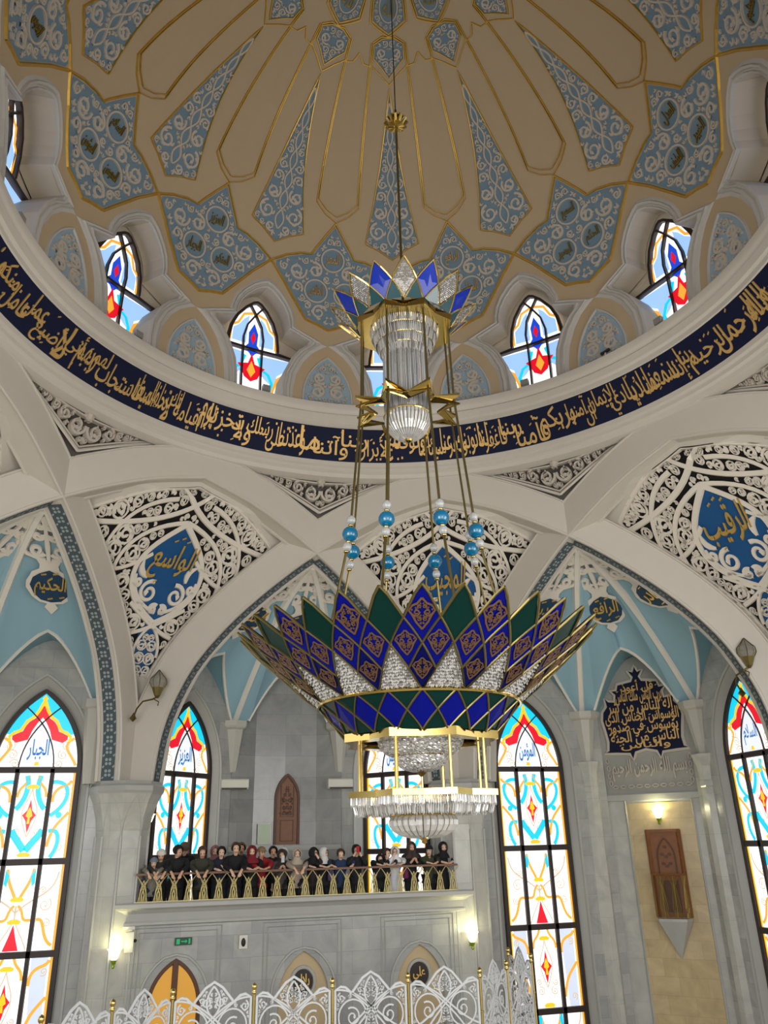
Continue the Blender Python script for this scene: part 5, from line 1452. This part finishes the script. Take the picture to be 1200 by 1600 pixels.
def star_band(name, ro, ri, z0, z1, width, m, A0=22.5):
    mb = MB(); P = star_pts(ro, ri, 8, A0) + star_pts(ro, ri, 8, A0)[:1]
    mb.grid([[cp(r, A, z0), cp(r, A, z1), cp(r - width, A, z1), cp(r - width, A, z0), cp(r, A, z0)] for r, A in P])
    return mb.obj(name, m, CH)
star_band('star_collar', 1.46, 1.27, 1.62, 1.76, .3, M['brass'])
def crystal_lathe(name, prof, seg, amp, mats, seed=1, sm=False):
    rq = random.Random(seed); mb = MB(); rows = []
    for r, z in [tuple(q) for q in dense(prof, 3)]: rows.append([cp(max(r + rq.uniform(-amp, amp), .01), 360 * k / seg + rq.uniform(-1, 1), z + rq.uniform(-amp, amp) * .5) for k in range(seg)])
    mb.grid(rows, 0, True)
    mb.m = [rq.choice((0, 0, 1)) for _ in mb.f]
    return mb.obj(name, mats, CH, sm)
def drops(name, r0, r1, z0, z1, n, mats, w=.018, seed=2, star=None):
    """ring of hanging crystal drops"""
    rq = random.Random(seed); mb = MB()
    for k in range(n):
        A = 360 * k / n
        if star:
            P = star + star[:1]; q = (k / n) * (len(P) - 1); i = int(q); f_ = q - i
            a = Vector(cp(P[i][0], P[i][1], 0)); b = Vector(cp(P[i + 1][0], P[i + 1][1], 0)); c = a.lerp(b, f_); x, y = c.x, c.y; bx_, by_ = c.x * r1 / r0, c.y * r1 / r0
        else: x, y, _ = cp(r0, A, 0); bx_, by_, _ = cp(r1, A, 0)
        j = rq.uniform(-.012, .012); ww = w * rq.uniform(.8, 1.2); t_ = rq.uniform(0, PI / 2)
        T = [(x + ww * .6 * math.cos(t_ + q * PI / 2), y + ww * .6 * math.sin(t_ + q * PI / 2), z1) for q in range(4)]
        M_ = [(bx_ + ww * math.cos(t_ + q * PI / 2), by_ + ww * math.sin(t_ + q * PI / 2), z0 + (z1 - z0) * .25 + j) for q in range(4)]
        mb.add(T + M_ + [(bx_, by_, z0 + j)], [(q, (q + 1) % 4, 4 + (q + 1) % 4, 4 + q) for q in range(4)] + [(4 + q, 4 + (q + 1) % 4, 8) for q in range(4)], rq.choice((0, 0, 1, 2)))
    o = mb.obj(name, mats, CH); o['kind'] = 'stuff'; return o
CRM = [M['crys'], M['crysd']]; CR3 = [M['crys'], M['crysd'], M['crysbead']]
crystal_lathe('crystal_dome', [(.78, 1.70), (.77, 1.64), (.75, 1.60), (.72, 1.55), (.68, 1.50), (.63, 1.46), (.56, 1.43), (.5, 1.41)], 130, .016, CRM, 3)
crystal_lathe('crystal_dome', [(.5, 1.45), (.49, 1.38), (.46, 1.32), (.41, 1.26), (.33, 1.20), (.22, 1.16), (.08, 1.14)], 100, .016, CRM, 4)
for z, r in ((1.7, .79), (1.42, .5)):
    mb = MB(); mb.tube([cp(r, A, z) for A in np.linspace(0, 360, 41)[:-1]], .018, 5, closed=True); mb.obj('brass_hoop', M['brass'], CH)
mb = MB(); mb.lathe([(.08, 1.16), (.1, 1.14), (.06, 1.1), (.02, 1.06), (.0, 1.04)], 10); mb.obj('pendant', M['brass'], CH)
# posts to the lower frame
mb = MB(); mb.tube([cp(1.18, 0, .72), cp(1.18, 0, 1.66)], .032, 8)
first_then([mb.obj('post', M['brass'], CH)], [DA + 22.5 + 45 * k for k in range(8)])
star_band('star_frame', 1.38, 1.15, .70, .80, .25, M['brass'])
mb = MB(); mb.tube([cp(1.0, A, .8) for A in np.linspace(0, 360, 49)[:-1]], .02, 5, closed=True); mb.obj('brass_hoop', M['brass'], CH)
s1 = star_pts(1.34, 1.12); s2 = star_pts(1.3, 1.06)
drops('crystal_fringe', 1.34, 1.34, .54, .71, 220, CR3, .019, 2, s1)
drops('crystal_fringe', 1.3, 1.26, .41, .57, 200, CR3, .02, 3, s2)
drops('crystal_fringe', .95, .9, .40, .56, 110, CR3, .02, 4)
mb = MB(); mb.tube([cp(.56, A, .42) for A in np.linspace(0, 360, 41)[:-1]], .018, 5, closed=True); mb.obj('brass_hoop', M['brass'], CH)
mb = MB()
for k in range(28):
    A = 360 / 28 * k; prof = [(.54, .41), (.58, .34), (.57, .26), (.5, .17), (.38, .10), (.22, .06), (.06, .05)]
    a0, a1 = A, A + 360 / 28 * .86
    mb.grid([[cp(r, a0, z), cp(r + .03, (a0 + a1) / 2, z - .01), cp(r, a1, z)] for r, z in prof], 0)
mb.obj('ribbed_bowl', CRM, CH)
mb = MB(); mb.lathe([(.0, .09), (.07, .07), (.09, .04), (.04, .01), (.05, -.02), (.0, -.05)], 10); mb.tube([(0, 0, .1), (0, 0, 1.12)], .02, 6); mb.obj('finial', M['brass'], CH)
# suspension rods with beads
def rod_r(z): return interp(z, [3.1, 5.55, 8.55, 10.7], [1.86, 1.33, 1.06, 1.02])
mb = MB(); mb.tube([cp(rod_r(z), 0, z) for z in (10.72, 8.6, 5.55, 3.0)], .026, 6)
rod = mb.obj('suspension_rod', M['brassdark'], CH)
def onrod(name, dz, r, m, sc=(1, 1, 1)):
    z = 5.55 + dz; mb = MB(); mb.sphere(cp(rod_r(z), 0, z), r, 14, 10, 0, sc); return mb.obj(name, m, CH, True)
objs = [rod, onrod('glass_bead', 0, .155, M['bead'])]
objs += [onrod('crystal_bead', .30, .085, M['crysbead'], (1, 1, 1.15)), onrod('crystal_bead', -.27, .085, M['crysbead'], (1, 1, 1.15))]
for dz in (.18, -.17, -.38): objs.append(onrod('brass_ring', dz, .055, M['brass'], (1, 1, .6)))
first_then(objs, [DA + 22.5 + 45 * k for k in range(8)])
# inner stays from the rod feet to the bowl hoop
mb = MB()
for k in range(8):
    A = DA + 22.5 + 45 * k
    mb.bar(cp(1.86, A, 3.0), cp(1.8, A, 2.32), .04); mb.sphere(cp(1.86, A, 3.05), .06, 8, 6)
mb.tube([cp(.0, 0, 2.3), cp(.0, 0, 1.7)], .03, 6)
for k in range(8): mb.bar(cp(0, 0, 2.3), cp(1.84, DA + 22.5 + 45 * k, 2.3), .04)
mb.obj('bowl_spider', M['brassdark'], CH)
# middle star
mb = MB()
P = star_pts(1.2, .80); P = P + P[:1]
mb.grid([[cp(r, A, 8.72 if k % 2 == 0 else 8.60), cp(r * .99, A, 8.66 if k % 2 == 0 else 8.57), cp(r * .80, A, 8.50 if k % 2 == 0 else 8.50), cp(r * .8, A, 8.55), cp(r, A, 8.72 if k % 2 == 0 else 8.60)] for k, (r, A) in enumerate(P)])
mb.grid([[cp(r, A, 8.46 if k % 2 == 0 else 8.58), cp(r * .82, A, 8.56), cp(r * .8, A, 8.52), cp(r, A, 8.44 if k % 2 == 0 else 8.56)] for k, (r, A) in enumerate(P)])
mb.obj('star_hoop', M['brass'], CH)
# crown
star_band('star_collar', 1.12, .96, 10.6, 10.76, .3, M['brass'])
mb = MB(); mb.lathe([(.96, 10.72), (.74, 10.74), (.3, 10.8), (.05, 10.9)], 24); mb.obj('crown_plate', M['brassdark'], CH)
ec = 11.25
mb = MB(); facet(mb, crown, [(0, .99), (-ec, .5), (-2, .05), (2, .05), (ec, .5)], 0); first_then([mb.obj('crown_petal', M['crownblue'], CH)], [DA + 22.5 + 45 * k for k in range(8)])
mb = MB()
for s in np.linspace(.08, .95, 22):
    w = interp(s, [0, .5, 1], [1.6, ec, .2]) * .97; n = max(2, int(w * 1.6))
    for A in np.linspace(-w, w, n):
        x, y, z = crown(A, s, rr.uniform(-.01, .01)); q = rr.uniform(.012, .022)
        mb.add([(x + q, y, z), (x, y + q, z), (x - q, y, z), (x, y - q, z), (x, y, z + q * 1.4), (x, y, z - q * 1.4)], [(0, 1, 4), (1, 2, 4), (2, 3, 4), (3, 0, 4), (1, 0, 5), (2, 1, 5), (3, 2, 5), (0, 3, 5)], rr.choice((0, 1)))
facet(mb, crown, [(0, .99), (-ec, .5), (-2, .05), (2, .05), (ec, .5)], -.02, 1); first_then([mb.obj('crystal_petal', CRM, CH)], [DA + 45 * k for k in range(8)])
mb = MB(); facet(mb, crown, [(0, .48), (-ec + 1.5, .03), (ec - 1.5, .03)], 0); first_then([mb.obj('crown_facet', M['tealg'], CH)], [DA + 11.25 + 22.5 * k for k in range(16)])
mb = MB()
for s in (-1, 1): edge(mb, crown, (0, 1), (s * ec, .5), .022); edge(mb, crown, (s * ec, .5), (0, .02), .02)
first_then([mb.obj('crown_edging', M['brass'], CH)], [DA + 22.5 * k for k in range(16)])
# crystal drum and cylinder
for i, (r, z0, z1, n) in enumerate(((.78, 10.40, 10.66, 110), (.70, 10.20, 10.44, 100), (.61, 10.0, 10.24, 90), (.53, 9.82, 10.04, 80))):
    drops('crystal_tier', r, r - .05, z0, z1, n, CR3, .022, 10 + i)
    mb = MB(); mb.tube([cp(r, A, z1 + .02) for A in np.linspace(0, 360, 49)[:-1]], .02, 5, closed=True); mb.obj('brass_hoop', M['brass'], CH)
drops('crystal_cylinder', .49, .49, 8.42, 9.9, 84, CR3, .02, 20)
crystal_lathe('crystal_core', [(.66, 10.62), (.6, 10.3), (.5, 10.0), (.42, 9.8), (.42, 9.0), (.42, 8.4)], 40, .012, [M['crysd'], M['crys']], 21)
mb = MB()
for k in range(36):
    A = 10 * k; mb.grid([[cp(r, A, z), cp(r + .015, A + 4, z), cp(r, A + 8, z)] for r, z in [(.48, 8.42), (.49, 8.3), (.44, 8.14), (.34, 8.0), (.2, 7.9), (.05, 7.85)]], 0)
mb.obj('ribbed_bowl', CRM, CH)
mb = MB(); mb.tube([cp(.5, A, 8.42) for A in np.linspace(0, 360, 41)[:-1]], .02, 5, closed=True); mb.obj('brass_hoop', M['brass'], CH)
mb = MB(); mb.lathe([(.0, 7.92), (.1, 7.88), (.08, 7.82), (.0, 7.78)], 10); mb.obj('finial', M['brass'], CH)
# stem and rosette
mb = MB(); mb.tube([(0, 0, 10.8), (0, 0, 17.1)], .03, 8); mb.obj('stem', M['brassdark'], CH)
mb = MB(); mb.tube([(0, 0, 17.2), (0, 0, 25.95)], .016, 6); mb.tube([(0, 0, 17.25), (0, 0, 17.6)], [.06, .03], 6); mb.obj('cable', M['dark'], CH)
mb = MB()
for k in range(12):
    A = 30 * k; mb.tube([cp(.1, A, 17.28), cp(.2, A, 17.24), cp(.27, A, 17.14), cp(.18, A, 17.05), cp(.06, A, 17.02)], [.03, .05, .055, .05, .03], 6)
mb.lathe([(.0, 17.0), (.14, 17.03), (.2, 17.14), (.12, 17.28), (.03, 17.34)], 16); mb.obj('rosette', M['brass'], CH)
# ------------------------------------------------------------------ spectators on the balcony
def skin_mesh(name, nodes, edges, root=0, sub=1):
    me = bpy.data.meshes.new(name); me.from_pydata([n[0] for n in nodes], edges, []); me.update()
    o = bpy.data.objects.new(name, me); COL.objects.link(o)
    m = o.modifiers.new('skin', 'SKIN'); m.use_smooth_shade = True; m.branch_smoothing = .4
    if not me.skin_vertices:
        bpy.context.view_layer.objects.active = o
        bpy.ops.mesh.customdata_skin_add()
    for i, n in enumerate(nodes):
        r = n[1] if isinstance(n[1], tuple) else (n[1], n[1])
        me.skin_vertices[0].data[i].radius = r
        me.skin_vertices[0].data[i].use_root = (i == root)
    if sub:
        s = o.modifiers.new('sub', 'SUBSURF'); s.levels = sub; s.render_levels = sub
    dg = bpy.context.evaluated_depsgraph_get(); dg.update()
    nm = bpy.data.meshes.new_from_object(o.evaluated_get(dg))
    bpy.data.objects.remove(o); bpy.data.meshes.remove(me)
    nm.name = name
    return nm
SK = [mat('skin_light', 'd9ab8e', .55), mat('skin_pale', 'e3bda2', .55), mat('skin_warm', 'c9967a', .55)]
CM = {}
def cmat(h, nm='cloth'):
    if h not in CM: CM[h] = mat(nm + '_' + h, h, .8, var=.12, scale=12.)
    return CM[h]
EYE = mat('eye_dark', '1c1512', .3); LIP = mat('lip', 'a65a50', .5)
FL = -2.3
def person(x, ztop, label, coat, legs='14151a', head='short', hcol='2a1c14', pose='rail', y=13.36, yaw=0., hyaw=0., lean=.09, child=False, skirt=False, skin=0, hidden_low=False, tilt=0.):
    y = 13 + (y - 13) * 1.4
    H = ztop - FL; s = H / 1.62
    t = tagged('person', label, 'person', (x, y, FL), R(yaw), group='spectators along the balcony railing')
    rz = 1.61
    ly = lambda z: -lean * max(0, (z - .9) / .5)
    c, sn = math.cos(R(hyaw)), math.sin(R(hyaw))
    def hd(px, py, pz):  # head-local offset turned by hyaw about the neck
        py2 = py * math.cos(tilt) - pz * math.sin(tilt); pz2 = py * math.sin(tilt) + pz * math.cos(tilt)
        return (px * c - py2 * sn, ly(1.4) * 1.15 + px * sn + py2 * c, 1.465 + pz2)
    P = {}
    P['pel'] = (0, 0, .90); P['wst'] = (0, ly(1.02), 1.03); P['chs'] = (0, ly(1.22), 1.2); P['nkb'] = (0, ly(1.36), 1.365); P['nck'] = hd(0, .005, -.075)
    P['hd0'] = hd(0, -.01, -.02); P['hd1'] = hd(0, 0, .05); P['hd2'] = hd(0, .01, .11); P['nos'] = hd(0, -.108, .0); P['chn'] = hd(0, -.07, -.06)
    rad = dict(pel=(.13, .11), wst=(.12, .10), chs=(.15, .11), nkb=.065, nck=.05, hd0=(.08, .088), hd1=(.09, .1), hd2=(.06, .07), nos=.014, chn=.03)
    E = [('pel', 'wst'), ('wst', 'chs'), ('chs', 'nkb'), ('nkb', 'nck'), ('nck', 'hd0'), ('hd0', 'hd1'), ('hd1', 'hd2'), ('hd0', 'nos'), ('hd0', 'chn')]
    railz = rz / s; hy = -(y - 13.0) / s
    AP = {}
    for sg, nm in ((-1, 'a'), (1, 'b')):
        sh = (sg * .185, ly(1.31) + .01, 1.30)
        po = pose if isinstance(pose, str) else pose[0 if sg < 0 else 1]
        if po == 'rail': el = (sg * .23, hy * .45, railz + .1); wr = (sg * .13, hy + .02, railz + .025); hn = (sg * .06, hy - .04, railz + .015)
        elif po == 'wide': el = (sg * .31, hy * .5, railz + .1); wr = (sg * .27, hy + .02, railz + .03); hn = (sg * .22, hy - .05, railz + .015)
        elif po == 'over': el = (sg * .225, hy * .6, railz + .07); wr = (sg * .11, hy - .12, railz + .0); hn = (sg * .07, hy - .18, railz - .07)
        elif po == 'phone': el = (sg * .22, -.16, 1.1); wr = (sg * .07, -.29, 1.17); hn = (sg * .035, -.32, 1.23)
        elif po == 'chest': el = (sg * .25, -.08, 1.06); wr = (sg * .10, -.2, 1.14); hn = (sg * .04, -.21, 1.2)
        elif po == 'face': el = (sg * .22, -.2, 1.18); wr = (sg * .09, -.22, 1.38); hn = (sg * .05, -.2, 1.45)
        else: el = (sg * .24, .02, 1.05); wr = (sg * .25, -.04, .82); hn = (sg * .25, -.06, .74)
        P[nm + 's'] = sh; P[nm + 'e'] = el; P[nm + 'w'] = wr; P[nm + 'h'] = hn
        rad[nm + 's'] = .06; rad[nm + 'e'] = .042; rad[nm + 'w'] = .028; rad[nm + 'h'] = (.036, .022)
        E += [('chs', nm + 's'), (nm + 's', nm + 'e'), (nm + 'e', nm + 'w'), (nm + 'w', nm + 'h')]
        d = Vector(hn) - Vector(wr); d.normalize(); side = d.cross(Vector((0, 0, 1)))
        if side.length < .2: side = Vector((1, 0, 0))
        side.normalize()
        for k, (o, L) in enumerate(((-.027, .062), (-.009, .075), (.009, .07), (.027, .055), (-sg * .04, .035))):
            q = Vector(hn) + side * o * 1.25 + d * L + Vector((0, 0, -.012)); P[nm + 'f%d' % k] = tuple(q); rad[nm + 'f%d' % k] = .0095 if k < 4 else .011
            E.append((nm + 'h', nm + 'f%d' % k))
        hp_ = (sg * .085, .0, .86); P[nm + 'l0'] = hp_; P[nm + 'l1'] = (sg * .09, -.01, .47); P[nm + 'l2'] = (sg * .09, .02, .09); P[nm + 'l3'] = (sg * .1, -.13, .04)
        rad[nm + 'l0'] = .085; rad[nm + 'l1'] = .06; rad[nm + 'l2'] = .042; rad[nm + 'l3'] = .036
        E += [('pel', nm + 'l0'), (nm + 'l0', nm + 'l1'), (nm + 'l1', nm + 'l2'), (nm + 'l2', nm + 'l3')]
    def build(name, keys, fat, m, only=None, parent=t, sub=1):
        ks = list(keys); idx = {k: i for i, k in enumerate(ks)}
        nodes = []
        for k in ks:
            r = rad[k]; r = r if isinstance(r, tuple) else (r, r); f = fat.get(k, 0)
            nodes.append((tuple(q * s for q in P[k]), tuple((q + f) * s for q in r)))
        ed = [(idx[a], idx[b]) for a, b in E if a in idx and b in idx]
        me = skin_mesh(name, nodes, ed, 0, sub); me.materials.append(m)
        o = bpy.data.objects.new(name, me); COL.objects.link(o); o.parent = parent
        return o
    build('body', P.keys(), dict(pel=-.04, wst=-.04, chs=-.045, nkb=-.02, ae=-.012, be=-.012, al0=-.02, bl0=-.02, al1=-.015, bl1=-.015, **{'as': -.02, 'bs': -.02}), SK[skin])
    up = ['pel', 'wst', 'chs', 'nkb', 'as', 'ae', 'aw', 'bs', 'be', 'bw']
    P['hem'] = (0, 0, .78 if not skirt else .5); rad['hem'] = (.14, .12); E.append(('pel', 'hem'))
    P['col'] = tuple(P['nkb'][i] * .55 + P['nck'][i] * .45 for i in range(3)); rad['col'] = .058; E.append(('nkb', 'col'))
    build('coat', ['pel', 'hem', 'col'] + up[1:], dict(pel=.03, col=.012, wst=.035, chs=.032, nkb=.014, ae=.028, aw=.02, bs=.024, be=.028, bw=.02, hem=.04 if not skirt else .06, **{'as': .024}), cmat(coat))
    if skirt:
        mb = MB(); mb.lathe([(.17 * s, .95 * s), (.2 * s, .6 * s), (.25 * s, .06 * s)], 14, (0, 0, 0)); mb.obj('skirt', cmat(legs), t, True)
    else:
        build('trousers', ['pel', 'al0', 'al1', 'al2', 'bl0', 'bl1', 'bl2'], dict(pel=.012, al0=.016, al1=.02, al2=.022, bl0=.016, bl1=.02, bl2=.022), cmat(legs))
        mb = MB()
        for sg in (-1, 1): mb.sphere((sg * .095 * s, -.06 * s, .05 * s), .06 * s, 8, 6, sc=(.8, 1.9, .8))
        mb.obj('shoes', cmat('18181a'), t, True)
    # eyes and mouth
    def at(px, py, pz): return tuple(q * s for q in hd(px, py, pz))
    mb = MB()
    for sg in (-1, 1): mb.sphere(at(sg * .034, -.094, .025), .011 * s, 6, 4)
    mb.obj('eyes', EYE, t)
    mb = MB(); mb.tube([at(-.022, -.09, -.04), at(0, -.098, -.042), at(.022, -.09, -.04)], .006 * s, 4); mb.obj('mouth', LIP, t)
    def shell(name, m, rx, ry, rz_, cz, face, top=None, drop=0.):
        """head covering: open over the face"""
        mb = MB(); rows = []; n, k = 18, 12; hr = random.Random(int(x * 100))
        for i in range(k + 1):
            th = PI * i / k * .86; row = []
            for j in range(n + 1):
                a0 = face * (0 if th < PI * .27 else min(1., (th - PI * .27) / (PI * .12)))
                ph = -PI / 2 + a0 + (2 * PI - 2 * a0) * j / n
                kf = 1 + (hr.uniform(-.05, .09) if name == 'hair' and 0 < i else 0)
                row.append(at(kf * rx * math.sin(th) * math.cos(ph),   .008 + kf * ry * math.sin(th) * math.sin(ph), cz + kf * rz_ * math.cos(th)))
            rows.append(row)
            if top and th > top: break
        mb.grid(rows); return mb.obj(name, m, t, True)
    hc = cmat(hcol, 'hair')
    if head == 'short': shell('hair', hc, .104, .118, .108, .05, 1.0, PI * .66)
    elif head == 'long': shell('hair', hc, .112, .122, .118, .05, .85)
    elif head in ('beanie', 'cap'):
        shell('hat', hc, .108, .12, .112, .05, .0, PI * .5)
        if head == 'cap':
            mb = MB(); mb.add([at(x_, y_, z_) for x_, y_, z_ in ((-.08, -.09, .06), (.08, -.09, .06), (.05, -.18, .045), (-.05, -.18, .045))], [(0, 1, 2, 3)]); mb.obj('brim', hc, t)
    else:
        shell('scarf', hc, .118, .13, .135, .03, .62 if head == 'hijab' else .72)
        mb = MB(); rows = []
        for z, rx, ry, oy in ((-.03, .095, .1, .01), (-.09, .09, .09, .0), (-.15, .15, .12, .0), (-.21, .19, .14, .0)):
            rows.append([at(rx * math.cos(a), oy + ry * math.sin(a), z) for a in np.linspace(0, 2 * PI, 17)[:-1]])
        mb.grid(rows, 0, True); mb.obj('scarf_drape', hc, t, True)
    return t
PEOPLE = [
 (-4.42, -.04, 'man in white skullcap and dark jacket bending over a child at left end', '2b2d2b', dict(head='beanie', hcol='d8d4c8', lean=.16, pose='over', legs='2a2a2c', y=13.5, tilt=.2)),
 (-4.62, -.27, 'small child in grey blue knitted hat held at the left end', '7d7a70', dict(head='beanie', hcol='6d7c8c', legs='23283a', pose='over', y=13.3, skin=1)),
 (-3.92, .07, 'dark haired youth in black sweater looking to the right, third from left', '101013', dict(hcol='1c1310', hyaw=45, pose='over', tilt=.25, lean=.1)),
 (-3.70, .15, 'dark clothed man standing behind the youth, back of head against window', '0e0e11', dict(hcol='5a463a', hyaw=120, pose='down', y=13.85)),
 (-3.17, .02, 'man in dark olive jacket leaning on the rail, head bowed', '34362a', dict(hcol='4a3526', pose='over', lean=.14, tilt=.3)),
 (-2.74, .03, 'person in dull pink headscarf half hidden behind a navy hoodie', '2c2024', dict(head='hijab', hcol='8a5a62', pose='down', y=13.85, skin=1)),
 (-2.58, .0, 'young man in navy hoodie with hand on chest and open mouth', '12182c', dict(hcol='1b1512', pose=('rail', 'chest'), skin=1)),
 (-2.13, .11, 'tall young man in black sweater with short brown hair, hands over rail', '0f0f12', dict(hcol='4b3526', pose='over', skin=1)),
 (-1.90, .10, 'grey clad man standing behind the tall young man', '4a4a4c', dict(hcol='5f4c40', pose='down', y=13.9)),
 (-1.62, .0, 'woman in red headscarf and black coat', '121214', dict(head='hijab', hcol='7a1420', pose='rail', skin=1)),
 (-1.28, -.04, 'person in tan cap and bright red jacket', 'a01c26', dict(head='cap', hcol='8a7356', pose='rail', hyaw=25, y=13.6)),
 (-.84, -.03, 'dark haired person behind the girl in grey vest', '1a1a1c', dict(hcol='241a16', pose='down', y=13.95)),
 (-.50, -.09, 'person in white headscarf behind the girl in grey vest', '1d2026', dict(head='hijab', hcol='d9d9d6', pose='down', y=13.85, skin=1)),
 (-.66, -.13, 'girl in brown hood and grey fleece vest looking at her phone', '4d4744', dict(head='hijab', hcol='2e2522', pose='phone', skin=0, y=13.4, tilt=.2)),
 (-.17, -.11, 'girl in cream hooded fleece, hands on the rail', 'a8998a', dict(head='hood', hcol='b7aa9a', pose='over', skin=1)),
 (.38, -.10, 'woman in black headscarf and brown coat with hand at her face', '241a16', dict(head='hijab', hcol='0f0f11', pose=('rail', 'face'), hyaw=35, skin=1)),
 (.72, -.11, 'woman in white headscarf and black coat turning to the right', '111114', dict(head='hijab', hcol='d6d5d0', pose='rail', hyaw=40, skin=1)),
 (1.26, -.16, 'boy in blue jacket leaning on the rail', '1c3358', dict(hcol='4a3527', pose='wide', lean=.13, tilt=.2, skin=1)),
 (1.80, -.06, 'woman with black hair holding a red phone to her face', '17171c', dict(head='long', hcol='15100e', pose=('face', 'face'), skin=1)),
 (2.58, -.36, 'small child in pointed black hood resting on the rail', '131316', dict(head='hood', hcol='0e0e10', pose='rail', y=13.3, skin=1)),
 (2.84, -.18, 'boy with brown hair in dark jacket beside the white dressed girl', '1c1b20', dict(hcol='3d2b20', pose='rail', hyaw=30, skin=1)),
 (3.11, -.13, 'girl in white headscarf and long white dress', 'd9dade', dict(head='hijab', hcol='e2e2e0', legs='d3d5da', skirt=True, pose=('face', 'rail'), hyaw=-20, skin=1, y=13.33)),
 (3.69, .0, 'woman in brown headscarf and black jacket holding a phone', '15161b', dict(head='hijab', hcol='4a3530', pose='phone', skin=0)),
 (4.31, -.12, 'boy in black beanie and olive jacket near right end', '3a3d28', dict(head='beanie', hcol='121214', pose='rail', hyaw=-25, skin=1)),
 (4.83, -.03, 'woman in black headscarf and long black dress at right end of railing', '0f0f12', dict(head='hijab', hcol='0f0e11', legs='0f0f12', skirt=True, pose='rail', skin=1, y=13.4)),
]
for x, z, lab, coat, kw in PEOPLE: person(x, z, lab, coat, **kw)
def phone(x, y, z, col, label, rz=0.):
    t = tagged('phone', label, 'phone', (x, y, z), rz)
    mb = MB(); mb.box((0, 0, .1), (.1, .016, .2)); mb.obj('phone_body', cmat(col), t)
    mb = MB(); mb.box((0, .011, .1), (.086, .008, .175)); mb.obj('phone_screen', M['dark'], t)
phone(-.66, 13.08, -.52, 'c9c9cc', 'pale phone in the hands of the girl in grey vest'); phone(3.69, 13.03, -.47, '2c2c30', 'dark phone in the hands of the woman in brown headscarf'); phone(1.80, 13.12, -.30, 'b5202c', 'red phone before the face of the black haired woman')
t = tagged('paper', 'folded white paper in the hands of the man in white skullcap', 'paper', (-4.5, 13.05, -.84)); mb = MB(); mb.add([(-.1, 0, .04), (.02, -.03, -.08), (.14, 0, .06), (.03, .03, .1)], [(0, 1, 3), (1, 2, 3)]); mb.obj('sheet', cmat('e2e2e2'), t)
def bag(x, y, z, col, label, w=.2, h=.34):
    t = tagged('bag', label, 'bag', (x, y, z)); mb = MB(); mb.lathe([(w * .35, 0), (w * .5, h * .1), (w * .52, h * .5), (w * .4, h * .85), (w * .2, h)], 12); mb.obj('bag_body', cmat(col), t, True)
    mb = MB(); mb.tube([(-.06, 0, h * .92), (-.05, 0, h * 1.3), (.05, 0, h * 1.3), (.06, 0, h * .92)], .012, 5); mb.obj('strap', cmat(col), t)
bag(3.42, 13.2, -1.12, '6a1f4e', 'magenta bag hanging beside the girl in white dress'); bag(.9, 13.2, -1.1, '55456e', 'lilac bag hanging behind the rail beside woman in white headscarf', .18, .28); bag(-4.92, 13.42, -2.3, '3d2a50', 'dark purple bag on the floor at left end of the railing', .3, 1.4)
